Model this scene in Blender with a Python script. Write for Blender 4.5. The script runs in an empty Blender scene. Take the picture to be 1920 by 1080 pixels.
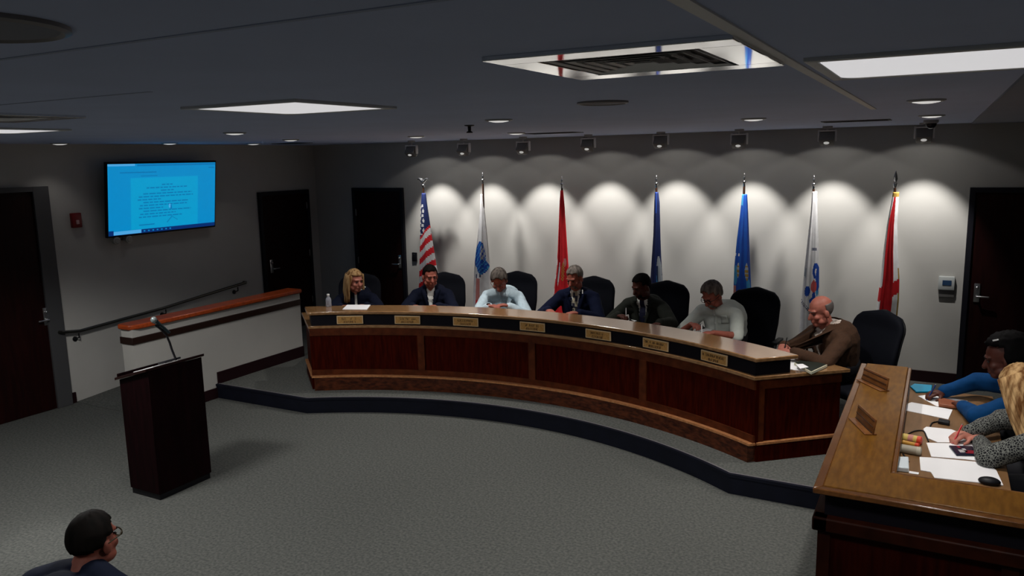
import bpy, bmesh, math, random
from mathutils import Vector as V, Matrix as M, noise
from mathutils.bvhtree import BVHTree
SC = bpy.context.scene
COL = SC.collection
PI = math.pi
R = math.radians
random.seed(7)

# ---------------------------------------------------------------- camera model (metres)
H = 2.74                      # height of the camera above the floor
FPX = 1475.85                 # focal length for a frame 1920 px wide
YAW, TILT, ROLL = .49903, .16384, .02098
FW = V((-math.sin(YAW)*math.cos(TILT), math.cos(YAW)*math.cos(TILT), -math.sin(TILT)))
_r = V((math.cos(YAW), math.sin(YAW), 0)); _d = FW.cross(_r)
RI = math.cos(ROLL)*_r + math.sin(ROLL)*_d
DN = -math.sin(ROLL)*_r + math.cos(ROLL)*_d
EYE = V((0, 0, H))
def ray(px, py): return FW*FPX + RI*(px-960) + DN*(py-540)
def atz(px, py, z):
    d = ray(px, py); return EYE + d*((z-H)/d.z)
def aty(px, py, y):
    d = ray(px, py); return EYE + d*(y/d.y)
def atx(px, py, x):
    d = ray(px, py); return EYE + d*(x/d.x)
cam = bpy.data.cameras.new('camera'); co = bpy.data.objects.new('camera', cam); COL.objects.link(co)
cam.sensor_width = 36; cam.lens = FPX/1920*36; cam.clip_start = .05
co.matrix_world = M(((RI.x, -DN.x, -FW.x, 0), (RI.y, -DN.y, -FW.y, 0), (RI.z, -DN.z, -FW.z, H), (0, 0, 0, 1)))
SC.camera = co

# ---------------------------------------------------------------- materials
MATS = {}
def mat(name, col, rough=.6, metal=0, spec=.35, emit=None, es=0, noise_amt=0, nscale=20, col2=None, bump=0, wood=False, stretch=(1, 1, 1), trans=0, coat=0):
    if name in MATS: return MATS[name]
    m = bpy.data.materials.new(name); m.use_nodes = True
    n = m.node_tree.nodes; l = m.node_tree.links; b = n['Principled BSDF']
    b.inputs['Base Color'].default_value = (*col, 1)
    b.inputs['Roughness'].default_value = rough; b.inputs['Metallic'].default_value = metal
    b.inputs['Specular IOR Level'].default_value = spec
    if trans: b.inputs['Transmission Weight'].default_value = trans
    if coat: b.inputs['Coat Weight'].default_value = coat; b.inputs['Coat Roughness'].default_value = .12
    if emit: b.inputs['Emission Color'].default_value = (*emit, 1); b.inputs['Emission Strength'].default_value = es
    if noise_amt or wood or bump:
        tc = n.new('ShaderNodeTexCoord'); mp = n.new('ShaderNodeMapping'); l.new(tc.outputs['Object'], mp.inputs['Vector'])
        mp.inputs['Scale'].default_value = stretch
        nz = n.new('ShaderNodeTexNoise'); nz.inputs['Scale'].default_value = nscale; nz.inputs['Detail'].default_value = 6
        l.new(mp.outputs['Vector'], nz.inputs['Vector'])
        if noise_amt or wood:
            c2 = col2 or tuple(c*(1-noise_amt) for c in col)
            rp = n.new('ShaderNodeValToRGB'); rp.color_ramp.elements[0].color = (*c2, 1); rp.color_ramp.elements[1].color = (*col, 1)
            rp.color_ramp.elements[0].position = .35; rp.color_ramp.elements[1].position = .65
            l.new(nz.outputs['Fac'], rp.inputs['Fac']); l.new(rp.outputs['Color'], b.inputs['Base Color'])
        if bump:
            bp = n.new('ShaderNodeBump'); bp.inputs['Strength'].default_value = bump; bp.inputs['Distance'].default_value = .01
            l.new(nz.outputs['Fac'], bp.inputs['Height']); l.new(bp.outputs['Normal'], b.inputs['Normal'])
    MATS[name] = m; return m
def wood(name, c1, c2, rough=.35, stretch=(6, 6, .6), scale=7, coat=0, spec=.3):
    return mat(name, c1, rough, spec=spec, col2=c2, wood=True, stretch=stretch, nscale=scale, coat=coat)

# ---------------------------------------------------------------- mesh builder
class MB:
    def __init__(s): s.b = bmesh.new(); s.mi = 0
    def _add(s, vs, fs):
        v = [s.b.verts.new(p) for p in vs]; out = []
        for f in fs:
            try:
                F = s.b.faces.new([v[i] for i in f]); F.material_index = s.mi; out.append(F)
            except ValueError: pass
        return v
    def box(s, c, d, rot=None, bev=0):
        c = V(c); x, y, z = d[0]/2, d[1]/2, d[2]/2
        P = [V((i*x, j*y, k*z)) for k in (-1, 1) for j in (-1, 1) for i in (-1, 1)]
        if rot: P = [rot @ p for p in P]
        vs = s._add([c+p for p in P], [(0, 2, 3, 1), (4, 5, 7, 6), (0, 1, 5, 4), (1, 3, 7, 5), (3, 2, 6, 7), (2, 0, 4, 6)])
        if bev:
            es = list({e for v in vs for e in v.link_edges})
            bmesh.ops.bevel(s.b, geom=es, offset=bev, segments=2, affect='EDGES', profile=.5)
        return s
    def mm(s, a, b, bev=0):
        return s.box([(a[i]+b[i])/2 for i in range(3)], [abs(b[i]-a[i]) for i in range(3)], bev=bev)
    def prism(s, poly, z0, z1):
        n = len(poly)
        ar = sum(poly[i][0]*poly[(i+1) % n][1]-poly[(i+1) % n][0]*poly[i][1] for i in range(n))
        if ar < 0: poly = poly[::-1]
        zz0 = z0 if callable(z0) else (lambda p: z0); zz1 = z1 if callable(z1) else (lambda p: z1)
        vs = [(p[0], p[1], zz0(p)) for p in poly]+[(p[0], p[1], zz1(p)) for p in poly]
        s._add(vs, [tuple(range(n))[::-1], tuple(range(n, 2*n))]+[(i, (i+1) % n, n+(i+1) % n, n+i) for i in range(n)])
        return s
    def hull_quads(s, lo, hi):     # two same-length loops joined and capped
        n = len(lo)
        s._add(list(lo)+list(hi), [tuple(range(n))[::-1], tuple(range(n, 2*n))]+[(i, (i+1) % n, n+(i+1) % n, n+i) for i in range(n)])
        return s
    def tube(s, pts, r, n=10):
        pts = [V(p) for p in pts]; rs = r if isinstance(r, (list, tuple)) else [r]*len(pts); vs = []; fs = []
        ref = None
        for i, p in enumerate(pts):
            t = (pts[min(i+1, len(pts)-1)]-pts[max(i-1, 0)]).normalized()
            if ref is None: ref = t.orthogonal().normalized()
            ref = (ref-t*ref.dot(t)).normalized(); q = t.cross(ref)
            for k in range(n):
                a = 2*PI*k/n; vs.append(p+(ref*math.cos(a)+q*math.sin(a))*rs[i])
        for i in range(len(pts)-1):
            for k in range(n):
                fs.append((i*n+k, i*n+(k+1) % n, (i+1)*n+(k+1) % n, (i+1)*n+k))
        fs.append(tuple(range(n))[::-1]); fs.append(tuple(range((len(pts)-1)*n, len(pts)*n)))
        s._add(vs, fs); return s
    def lathe(s, prof, c=(0, 0, 0), axis='Z', n=24):
        vs = []; fs = []; c = V(c)
        for r, z in prof:
            for k in range(n):
                a = 2*PI*k/n; p = V((r*math.cos(a), r*math.sin(a), z))
                if axis == 'X': p = V((p.z, p.x, p.y))
                if axis == 'Y': p = V((p.x, p.z, p.y))
                vs.append(c+p)
        m = len(prof)
        for i in range(m-1):
            for k in range(n): fs.append((i*n+k, i*n+(k+1) % n, (i+1)*n+(k+1) % n, (i+1)*n+k))
        fs.append(tuple(range(n))[::-1]); fs.append(tuple(range((m-1)*n, m*n)))
        s._add(vs, fs); return s
    def ell(s, c, r, rot=None, n=16, m=10):
        c = V(c); r = V((r, r, r)) if not hasattr(r, '__len__') else V(r)
        vs = []; fs = []
        for i in range(1, m):
            t = PI*i/m
            for k in range(n):
                a = 2*PI*k/n; p = V((r.x*math.sin(t)*math.cos(a), r.y*math.sin(t)*math.sin(a), r.z*math.cos(t)))
                vs.append(c+(rot @ p if rot else p))
        top = V((0, 0, r.z)); bot = V((0, 0, -r.z))
        vs.append(c+(rot @ top if rot else top)); vs.append(c+(rot @ bot if rot else bot))
        T = (m-1)*n
        for i in range(m-2):
            for k in range(n): fs.append((i*n+k, (i+1)*n+k, (i+1)*n+(k+1) % n, i*n+(k+1) % n))
        for k in range(n):
            fs.append((T, k, (k+1) % n)); fs.append((T+1, (m-2)*n+(k+1) % n, (m-2)*n+k))
        s._add(vs, fs); return s
    def cap(s, p0, p1, r0, r1, n=14, m=4, flat=None):   # tapered capsule; flat=(axis, factor) squashes its section
        p0, p1 = V(p0), V(p1); t = (p1-p0)
        if t.length < 1e-6: return s.ell(p0, r0)
        t.normalize(); ref = t.orthogonal().normalized(); q = t.cross(ref); vs = []; fs = []; rings = []
        for i in range(m+1): a = PI/2*(1-i/m); rings.append((p0-t*r0*math.sin(a), max(r0*math.cos(a), 1e-4)))
        for i in range(m+1): a = PI/2*i/m; rings.append((p1+t*r1*math.sin(a), max(r1*math.cos(a), 1e-4)))
        for p, r in rings:
            for k in range(n):
                a = 2*PI*k/n; o = (ref*math.cos(a)+q*math.sin(a))*r
                if flat: ax = V(flat[0]).normalized(); o = o-ax*o.dot(ax)*(1-flat[1])
                vs.append(p+o)
        for i in range(len(rings)-1):
            for k in range(n): fs.append((i*n+k, i*n+(k+1) % n, (i+1)*n+(k+1) % n, (i+1)*n+k))
        fs.append(tuple(range(n))[::-1]); fs.append(tuple(range((len(rings)-1)*n, len(rings)*n)))
        s._add(vs, fs); return s
    def arc(s, c, r0, r1, z0, z1, a0, a1, n=64):
        """band of a circle about c; angles in degrees from +Y towards +X; a0, a1 may be functions of the radius"""
        f0 = a0 if callable(a0) else (lambda r: a0); f1 = a1 if callable(a1) else (lambda r: a1)
        lo = []
        def pt(r, t): a = R(f0(r)+(f1(r)-f0(r))*t); return (c[0]+r*math.sin(a), c[1]+r*math.cos(a))
        vs = []; fs = []
        for i in range(n+1):
            t = i/n; p, q = pt(r0, t), pt(r1, t)
            vs += [(*p, z0), (*q, z0), (*q, z1), (*p, z1)]
        for i in range(n):
            a = 4*i; b = a+4
            fs += [(a, a+1, b+1, b), (a+1, a+2, b+2, b+1), (a+2, a+3, b+3, b+2), (a+3, a, b, b+3)]
        fs += [(0, 3, 2, 1), (4*n, 4*n+1, 4*n+2, 4*n+3)]
        s._add(vs, fs); return s
    def sheet(s, rows, back):      # a cloth strip: rows of points, given thickness along -back
        nr, nc = len(rows), len(rows[0]); vs = [p for r in rows for p in r]+[p-back for r in rows for p in r]; N_ = nr*nc; fs = []
        for i in range(nr-1):
            for j in range(nc-1):
                a, b, c, d = i*nc+j, i*nc+j+1, (i+1)*nc+j+1, (i+1)*nc+j
                fs += [(a, b, c, d), (N_+d, N_+c, N_+b, N_+a)]
        for i in range(nr-1):
            for j in (0, nc-1): a, d = i*nc+j, (i+1)*nc+j; fs.append((a, d, N_+d, N_+a) if j == 0 else (d, a, N_+a, N_+d))
        for j in range(nc-1):
            for i in (0, nr-1): a, b = i*nc+j, i*nc+j+1; fs.append((b, a, N_+a, N_+b) if i == 0 else (a, b, N_+b, N_+a))
        s._add(vs, fs); return s
    def xf(s, m): bmesh.ops.transform(s.b, matrix=m, verts=s.b.verts); return s

def obj(name, mb, mt, parent=None, world=False, smooth=False, bevel=0, ang=35, thick=0):
    b = mb.b if isinstance(mb, MB) else mb
    bmesh.ops.recalc_face_normals(b, faces=b.faces)
    if world and parent is not None:
        bmesh.ops.transform(b, matrix=wmat(parent).inverted(), verts=b.verts)
    me = bpy.data.meshes.new(name); b.to_mesh(me); b.free()
    for m in (mt if isinstance(mt, (list, tuple)) else [mt]): me.materials.append(m)
    for p in me.polygons: p.use_smooth = True
    try: me.set_sharp_from_angle(angle=R(180 if smooth else ang))
    except Exception: pass
    o = bpy.data.objects.new(name, me); COL.objects.link(o)
    if parent is not None: o.parent = parent
    if bevel:
        md = o.modifiers.new('edge', 'BEVEL'); md.width = bevel; md.segments = 2; md.limit_method = 'ANGLE'; md.angle_limit = R(40)
    if thick: md = o.modifiers.new('cloth', 'SOLIDIFY'); md.thickness = thick; md.offset = -1
    return o
def wmat(o):
    m = M.LocRotScale(o.location, o.rotation_euler, o.scale)
    return wmat(o.parent) @ m if o.parent else m
def tag(o, label, cat, group=None):
    o['label'] = label; o['category'] = cat
    if group: o['group'] = group
    return o
def thing(name, label, cat, loc=(0, 0, 0), rz=0, group=None):
    o = bpy.data.objects.new(name, None); COL.objects.link(o); o.location = loc; o.rotation_euler = (0, 0, rz)
    o.empty_display_size = .1
    return tag(o, label, cat, group)
def struct(name, mb, mt, parent=None, **k):
    o = obj(name, mb, mt, parent, **k)
    if parent is None: o['kind'] = 'structure'
    return o
def single(name, mb, mt, label, cat, loc=None, group=None, **k):
    """a thing that is one mesh; mb in world coordinates, its origin moved to loc"""
    if loc is not None: mb.xf(M.Translation(-V(loc)))
    o = obj(name, mb, mt, **k)
    if loc is not None: o.location = loc
    return tag(o, label, cat, group)
def dup(root, loc, rz=0, label=None, group=None):
    r = root.copy(); COL.objects.link(r); r.location = loc; r.rotation_euler = (0, 0, rz)
    if label: r['label'] = label
    if group: r['group'] = group
    for ch in list(root.children):
        c = ch.copy(); COL.objects.link(c); c.parent = r
        for g in list(ch.children):
            d = g.copy(); COL.objects.link(d); d.parent = c
    return r

def blob(mb, voxel, smooth=2, dec=0):
    """one continuous surface grown over all the shapes in mb (voxel union, then smoothed); returns a bmesh"""
    b = mb.b; bmesh.ops.recalc_face_normals(b, faces=b.faces)
    me = bpy.data.meshes.new('t'); b.to_mesh(me); b.free()
    o = bpy.data.objects.new('t', me); COL.objects.link(o)
    r = o.modifiers.new('r', 'REMESH'); r.mode = 'VOXEL'; r.voxel_size = voxel; r.adaptivity = 0
    if smooth: s = o.modifiers.new('s', 'SMOOTH'); s.iterations = smooth; s.factor = .5
    if dec: d = o.modifiers.new('d', 'DECIMATE'); d.ratio = dec
    dg = bpy.context.evaluated_depsgraph_get(); ev = o.evaluated_get(dg); m2 = bpy.data.meshes.new_from_object(ev)
    nb = bmesh.new(); nb.from_mesh(m2)
    bpy.data.objects.remove(o); bpy.data.meshes.remove(me); bpy.data.meshes.remove(m2)
    return nb
# ---------------------------------------------------------------- palette
PAINT = mat('wall_paint', (.42, .407, .38), .85, noise_amt=.04, nscale=3)
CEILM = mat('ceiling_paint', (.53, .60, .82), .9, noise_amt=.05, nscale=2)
CEILD = mat('ceiling_dark_tone', (.25, .26, .31), .9, noise_amt=.05, nscale=2)
CARPET = mat('carpet', (.104, .106, .096), .95, spec=.1, noise_amt=.3, nscale=48, bump=.3, col2=(.060, .063, .060))
RUBBER = mat('curb_rubber', (.004, .005, .011), .6, spec=.15, noise_amt=.3, nscale=9)
NOSING = mat('curb_nosing', (.14, .13, .14), .35)
BASEB = mat('baseboard_vinyl', (.013, .0035, .005), .55, spec=.15)
DOORW = wood('door_veneer', (.014, .0025, .002), (.008, .0015, .0014), .45, (6, 6, .6), 5, spec=.12)
DFRAME = mat('door_frame_paint', (.055, .055, .058), .5)
DFDARK = mat('door_frame_dark', (.006, .006, .010), .55, spec=.2)
CHROME = mat('brushed_steel', (.55, .55, .55), .28, metal=1)
STEEL2 = mat('dull_steel', (.25, .25, .24), .45, metal=1)
BLACK = mat('black_plastic', (.005, .005, .007), .5, spec=.25)
WHITE = mat('white_plastic', (.75, .75, .74), .5)
PAPER = mat('paper', (.80, .79, .80), .8, noise_amt=.02, nscale=5)
CAPW = wood('cherry_cap', (.36, .058, .012), (.22, .034, .008), .3, (1, 8, 8), 4)
OAK = wood('counter_oak', (.30, .16, .07), (.21, .105, .04), .24, (1.6, 8, 8), 5, coat=1)
OAKC = wood('clerk_oak', (.145, .062, .008), (.092, .036, .004), .4, (8, 1.6, 8), 5, coat=.04, spec=.15)
CLERKW = wood('clerk_panel_wood', (.022, .0016, .0003), (.012, .0006, .0002), .6, (7, 7, .7), 6, spec=.05)
CLERKR = wood('clerk_rail_wood', (.022, .004, .0012), (.012, .002, .0006), .5, (2, 2, 2), 6, spec=.1)
MAHOG = wood('dark_panel_wood', (.042, .0032, .0004), (.02, .0012, .0002), .6, (7, 7, .7), 6, spec=.03)
MAHOG2 = wood('dark_rail_wood', (.085, .019, .005), (.045, .009, .002), .45, (2, 2, 2), 6, spec=.15)
KICKW = wood('kick_wood', (.085, .022, .008), (.018, .004, .002), .3, (3, 3, 8), 5)
EDGEW = wood('moulding_wood', (.42, .19, .08), (.28, .11, .04), .28, (4, 4, 4), 8)
BOXD = mat('dark_riser', (.005, .0042, .007), .6, spec=.1)
PODW = wood('podium_wood', (.008, .0012, .002), (.004, .0006, .001), .6, (6, 6, .7), 5, spec=.06)
GLOW = mat('lamp_diffuser', (.8, .8, .8), .6, emit=(1, .985, 1), es=.57)
LENS = mat('downlight_lens', (.8, .8, .8), .4, emit=(1, .98, .95), es=.5)

ZP = .166            # raised platform
ZC = 3.0             # ceiling
YB = 9.70            # back wall
XL = -8.835          # left wall
XR, YR = 3.2, -4.6   # right and rear walls, beyond the frame
CC = (-3.773, 2.729) # centre of the curved dais and curb
def pol(r, a): return (CC[0]+r*math.sin(R(a)), CC[1]+r*math.cos(R(a)))

# ---------------------------------------------------------------- setting
struct('floor', MB().mm((XL, YR, -.1), (XR, YB, 0)), CARPET)
crb_r = 4.195
xL0, yc = -7.42, 6.262
arcpts = [pol(crb_r, a) for a in [-32.4+(67.2)*i/60 for i in range(61)]]
right_end = (-.47, 6.162)
plat = [(xL0, yc+.0)]+arcpts+[right_end, (-.40, 6.15), (-.40, 4.3), (XR, 4.3), (XR, YB), (XL, YB), (XL, 7.72), (xL0, 7.72)]
struct('floor_platform', MB().prism(plat, 0.001, ZP), CARPET)
# ramp beside the left wall, rising from the floor to the platform
struct('floor_ramp', MB().prism([(XL, 5.4), (-7.63, 5.4), (-7.63, 7.72), (XL, 7.72)], .001, lambda p: ZP if p[1] > 7 else .004), CARPET)
# curb: rubber face with a lighter nosing on the top edge
def strip(path, t, z0, z1, out=1):
    n = len(path); ins = []
    for i, p in enumerate(path):
        a = V(path[max(i-1, 0)]); b = V(path[min(i+1, n-1)]); d = (b-a).normalized(); nrm = V((d.y, -d.x))*out
        ins.append((p[0]+nrm.x*t, p[1]+nrm.y*t))
    m = MB(); vs = []; fs = []
    for p, q in zip(path, ins): vs += [(p[0], p[1], z0), (q[0], q[1], z0), (q[0], q[1], z1), (p[0], p[1], z1)]
    for i in range(n-1):
        a = 4*i; b = a+4; fs += [(a, a+1, b+1, b), (a+1, a+2, b+2, b+1), (a+2, a+3, b+3, b+2), (a+3, a, b, b+3)]
    fs += [(0, 3, 2, 1), (4*n-4, 4*n-3, 4*n-2, 4*n-1)]
    m._add(vs, fs); return m
cpath = [(xL0, yc)]+arcpts+[right_end]
struct('trim_1', strip(cpath, .022, .001, ZP-.022), RUBBER)
struct('trim_2', strip(cpath, .03, ZP-.022, ZP+.004), RUBBER)
struct('trim_3', strip(cpath, -.012, ZP, ZP+.006), NOSING)

struct('ceiling', MB().mm((XL, YR, ZC), (XR, YB, ZC+.1)), CEILM)
struct('ceiling_dark_panel', MB().mm((.235, 3.2, ZC-.012), (XR, YB, ZC+.001)), CEILD)  # thin panel laid under the right of the ceiling, in a darker tone
# seams of the ceiling
struct('trim_4', MB().mm((-.425, -1, ZC-.004), (-.392, 5.62, ZC+.001)), mat('seam_strip', (.8, .78, .76), .6))
struct('trim_5', MB().mm((-2.6, 1.135, ZC-.002), (-.42, 1.15, ZC+.001)), mat('joint_compound', (.40, .45, .60), .9))
struct('trim_6', MB().mm((-3.9, 1.92, ZC-.002), (-2.5, 1.935, ZC+.001)), MATS['joint_compound'])

struct('wall_back', MB().mm((XL-.1, YB, 0), (XR, YB+.1, ZC)), PAINT)
struct('wall_left', MB().mm((XL-.1, YR, 0), (XL, YB, ZC)), PAINT)
struct('wall_right', MB().mm((XR, YR, 0), (XR+.1, YB, ZC)), PAINT)
struct('wall_rear', MB().mm((XL, YR-.1, 0), (XR, YR, ZC)), PAINT)
DTOP = aty(662, 352, YB).z
bx = [aty(p, 352, YB).x for p in (662, 757)]
rx = aty(1819, 352, YB).x
struct('baseboard_back', MB().mm((bx[1]+.0, YB-.018, ZP), (rx-.0, YB, ZP+.125)).mm((XL, YB-.018, ZP), (bx[0], YB, ZP+.125)), BASEB)
d0y = atx(105, 762, XL).y; d0f = atx(133, 757, XL).y; d0t = atx(87, 349, XL).z
d2 = [atx(481, 361, XL).y, atx(575, 356, XL).y]; d2t = atx(528, 358, XL).z
struct('baseboard_left', MB().mm((XL, d0f, .0), (XL+.018, 5.4, .125)), BASEB)

def handle(parent, loc, ax):    # lever handle on a long plate; ax = outward direction, along = towards the hinges
    o, al = V(ax[0]), V(ax[1])
    m = MB(); c = V(loc); up = V((0, 0, 1))
    rot = M((al, o, up)).transposed()
    m.box(c+o*.006, (.055, .012, .20), rot, bev=.003)
    m.cap(c+o*.01+up*-.035, c+o*.055+up*-.035, .011, .011)
    m.cap(c+o*.055+up*-.035, c+o*.06+al*.11+up*-.035, .011, .009)
    m.cap(c+o*.01+up*.055, c+o*.022+up*.055, .017, .017)
    h = obj('door_handle', m, CHROME, parent); return h
def door_y(name, x0, x1, hx, fr, hs=1):        # door on the back wall
    d = struct(name, MB().mm((x0+.055, YB-.022, ZP+.006), (x1-.055, YB-.004, DTOP-.055)), DOORW)
    f = MB().mm((x0, YB-.045, ZP), (x0+.055, YB, DTOP)).mm((x1-.055, YB-.045, ZP), (x1, YB, DTOP)).mm((x0+.055, YB-.045, DTOP-.055), (x1-.055, YB, DTOP))
    obj('frame', f, fr, d, bevel=.004)
    handle(d, (hx, YB-.022, 1.21), ((0, -1, 0), (hs, 0, 0)))
    m = MB()
    for z in (.45, 1.2, 1.95): m.cap((x0+.06 if hs < 0 else x1-.06, YB-.034, z-.045), (x0+.06 if hs < 0 else x1-.06, YB-.034, z+.045), .008, .008)
    obj('hinge', m, STEEL2, d)
    return d
door_y('door_1', bx[0], bx[1], aty(752, 490, YB).x, DFDARK, -1)
door_y('door_2', rx, rx+1.03, aty(1831, 550, YB).x, DFDARK, 1)
def door_x(name, y0, y1, zb, zt, hy, hz, fr, fw):        # door on the left wall
    d = struct(name, MB().mm((XL+.004, y0+fw, zb+.006), (XL+.022, y1-fw, zt-.055)), DOORW)
    f = MB().mm((XL, y0, zb), (XL+.05, y0+fw, zt)).mm((XL, y1-fw, zb), (XL+.05, y1, zt)).mm((XL, y0+fw, zt-.055), (XL+.05, y1-fw, zt))
    obj('frame', f, fr, d, bevel=.004)
    handle(d, (XL+.022, hy, hz), ((1, 0, 0), (0, -1 if hy > (y0+y1)/2 else 1, 0)))
    m = MB(); hh = y0+fw+.005 if hy > (y0+y1)/2 else y1-fw-.005
    for z in (.4, 1.15, 1.9): m.cap((XL+.034, hh, z+zb-.045), (XL+.034, hh, z+zb+.045), .008, .008)
    obj('hinge', m, STEEL2, d)
    return d
hp = atx(84, 598, XL)
door_x('door_3', d0f-1.18, d0f, 0, d0t, hp.y, hp.z+.03, DFRAME, d0f-d0y)
hp = atx(507, 503, XL)
door_x('door_4', d2[0], d2[1], ZP, d2t, hp.y, hp.z+.03, DFDARK, .05)

# half wall that guards the ramp: rendered block, wood cap, dark band and baseboard
hx0, hx1 = -7.60, -7.42
hy0 = atx(247, 622, hx1).y
hz = 1.03
hw = struct('wall_partition', MB().mm((hx0, hy0, .001), (hx1, 7.71, hz)), PAINT)
m = MB(); e = .035
cy0 = hy0-.03
m.prism([(hx0-e, 7.72), (hx0-e, cy0+.04), (hx0-e+.03, cy0), (hx1+e-.05, cy0), (hx1+e, cy0+.09), (hx1+e, 7.72)], hz, hz+.052)
obj('cap', m, CAPW, hw, bevel=.012)
zb = atx(460, 596, hx1).z; zt = zb+.075
m = MB().mm((hx0-.014, hy0-.014, zb), (hx1+.014, 7.71, zt))
obj('band', m, mat('band_wood', (.016, .006, .004), .4), hw, bevel=.006)
m = MB().mm((hx1, yc, ZP), (hx1+.018, 7.71, ZP+.14)).mm((hx1, hy0, 0.002), (hx1+.018, yc-.002, .125)).mm((hx0-.0, hy0-.018, 0.002), (hx1+.018, hy0, .125))
obj('baseboard', m, BASEB, hw)

# wall handrail of the ramp
hr = thing('handrail', 'dark metal handrail climbing along the wall behind the low partition', 'handrail', (XL+.08, 6.5, .9))
xr = XL+.085
pp = [atx(116, 623, xr), atx(150, 620.5, xr), atx(305, 578, xr), atx(445, 534.5, xr), atx(461, 529.5, xr)]
m = MB().tube([pp[0]+V((-.07, -.02, 0))]+pp+[pp[-1]+V((-.03, .03, 0)), pp[-1]+V((-.08, .03, -.005))], .019, 12)
obj('rail', m, mat('rail_metal', (.10, .095, .085), .35, metal=1), hr, world=True)
for px, py in ((148, 628), (311, 583), (446, 541)):
    q = atx(px, py, xr); z = q.z
    m = MB().tube([(xr, q.y, z+.02), (xr, q.y, z-.03), (XL+.01, q.y, z-.055)], .008, 8)
    m.lathe([(.03, 0), (.03, .008), (.018, .012)], (XL, q.y, z-.055), 'X', 16)
    obj('bracket', m, BLACK, hr, world=True)

# ---------------------------------------------------------------- television, alarm, emergency light, wall plates
xt, xb = XL+.215, XL+.10
TL, TR, BL, BR = atx(200, 305, xt), atx(402, 307, xt), atx(204, 438, xb), atx(404, 427, xb)
y0, y1 = (TL.y+BL.y)/2, (TR.y+BR.y)/2; z1 = (TL.z+TR.z)/2; z0 = (BL.z+BR.z)/2
hgt = math.hypot(z1-z0, xt-xb); wid = y1-y0; tilt = math.atan2(xt-xb, z1-z0)
tv = thing('television', 'wall mounted flat television showing a document on a bright blue screen', 'television', ((xt+xb)/2, (y0+y1)/2, (z0+z1)/2))
tv.rotation_euler = (0, tilt, 0)
m = MB().box((-.022, 0, 0), (.04, wid+.035, hgt+.045), bev=.004); obj('case', m, BLACK, tv)
def emis(n, c): return mat(n, (.01, .02, .03), .4, emit=c, es=1)
SB, SP, SD, ST = emis('screen_blue', (.0, .24, .55)), emis('screen_page', (.0, .31, .58)), emis('screen_text', (.0, .15, .40)), emis('screen_taskbar', (.0, .022, .14))
SL = emis('screen_light', (.07, .37, .72))
m = MB(); W, G = wid/2, hgt/2
def scr(u0, v0, u1, v1, i, e=0):   # u, v from the top left, 0..1
    m.mi = i; m.mm((0.0005, -W+u0*wid, G-v0*hgt), (.0025+e, -W+u1*wid, G-v1*hgt))
scr(0, 0, 1, 1, 0); scr(.19, .2, .82, .94, 1, .0006); scr(0, 0, .23, .03, 4, .0006); scr(.25, .01, 1, .035, 2, .0006)
scr(.1, .115, .42, .13, 2, .0006); scr(.28, .17, .43, .18, 2, .0006); scr(.93, .07, .99, .085, 2, .0006)
for k, (a, b) in enumerate([(.47, .57), (.33, .71), (.46, .58), (.30, .76), (.26, .77), (.25, .46), (.30, .72), (.27, .71), (.26, .48), (.30, .75), (.27, .60), (.26, .66)]):
    v = .30+k*.042; u = a
    while u < b:
        w = random.uniform(.02, .06); scr(u, v, min(u+w, b), v+.016, 2, .0012); u += w+.009
scr(.26, .875, .40, .89, 2, .0012); scr(.0, .945, 1, 1, 3, .0012); scr(0, .93, .04, 1, 3, .0014); scr(.04, .945, .28, .995, 4, .0016)
for k in range(7): scr(.30+k*.04, .962, .315+k*.04, .98, 0, .0018)
m.mi = 2
for k in range(8): m.box((.003, -W+wid*(.52+.006*k), G-hgt*(.87-.011*k)), (.002, .012, .012))
for k in range(5): m.box((.003, -W+wid*(.565+.012*k), G-hgt*(.79+.013*k)), (.002, .012, .012))
m.mi = 2; m.mm((.003, -W+wid*.55, G-hgt*.62), (.005, -W+wid*.563, G-hgt*.68)); m.mi = 4; m.mm((.003, -W+wid*.535, G-hgt*.6), (.005, -W+wid*.55, G-hgt*.66))
obj('screen', m, [SB, SP, SD, ST, SL], tv)
m = MB().mm((-.13, -.25, -.15), (-.043, .25, .15)); obj('wall_bracket', m, BLACK, tv)

p = atx(140, 413, XL); al = thing('fire_alarm', 'small red fire alarm sounder on the left wall beside the television', 'alarm', (XL, p.y, p.z))
obj('housing', MB().box((.025, 0, 0), (.05, .115, .17), bev=.008), mat('alarm_red', (.16, .004, .006), .4), al)
obj('strobe', MB().box((.055, 0, -.02), (.012, .035, .05), bev=.004), mat('strobe_lens', (.5, .3, .3), .2), al)
p = atx(222, 449, XL); el = thing('emergency_light', 'pair of small grey lamp heads on the wall just below the television', 'lamp', (XL, p.y, p.z))
obj('base', MB().box((.018, 0, .01), (.036, .09, .04), bev=.006), STEEL2, el)
for s in (-1, 1):
    hh = obj('lamp_head', MB().lathe([(.02, 0), (.045, .015), (.05, .05), (.045, .06)], (.04, s*.085, -.005), 'X', 18), mat('grey_plastic', (.30, .29, .26), .5), el)
    obj('lens', MB().lathe([(.038, .058), (.03, .066)], (.04, s*.085, -.005), 'X', 18), mat('lamp_glass', (.22, .22, .2), .15), hh)
a, b = aty(774, 473, YB), aty(783, 490, YB); rd = thing('card_reader', 'black card reader on the back wall beside the dark door', 'card reader', ((a.x+b.x)/2, YB, (a.z+b.z)/2))
obj('housing', MB().box((0, -.014, 0), (b.x-a.x, .028, a.z-b.z), bev=.006), BLACK, rd)
obj('indicator', MB().box((0, -.029, .04), (.02, .004, .008)), mat('reader_grey', (.05, .05, .05), .4), rd)
a, b = aty(1761, 517, YB), aty(1789, 557, YB); th = thing('thermostat', 'grey and white thermostat with a small dark display on the back wall', 'thermostat', ((a.x+b.x)/2, YB, (a.z+b.z)/2))
w, h = b.x-a.x, a.z-b.z
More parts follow.
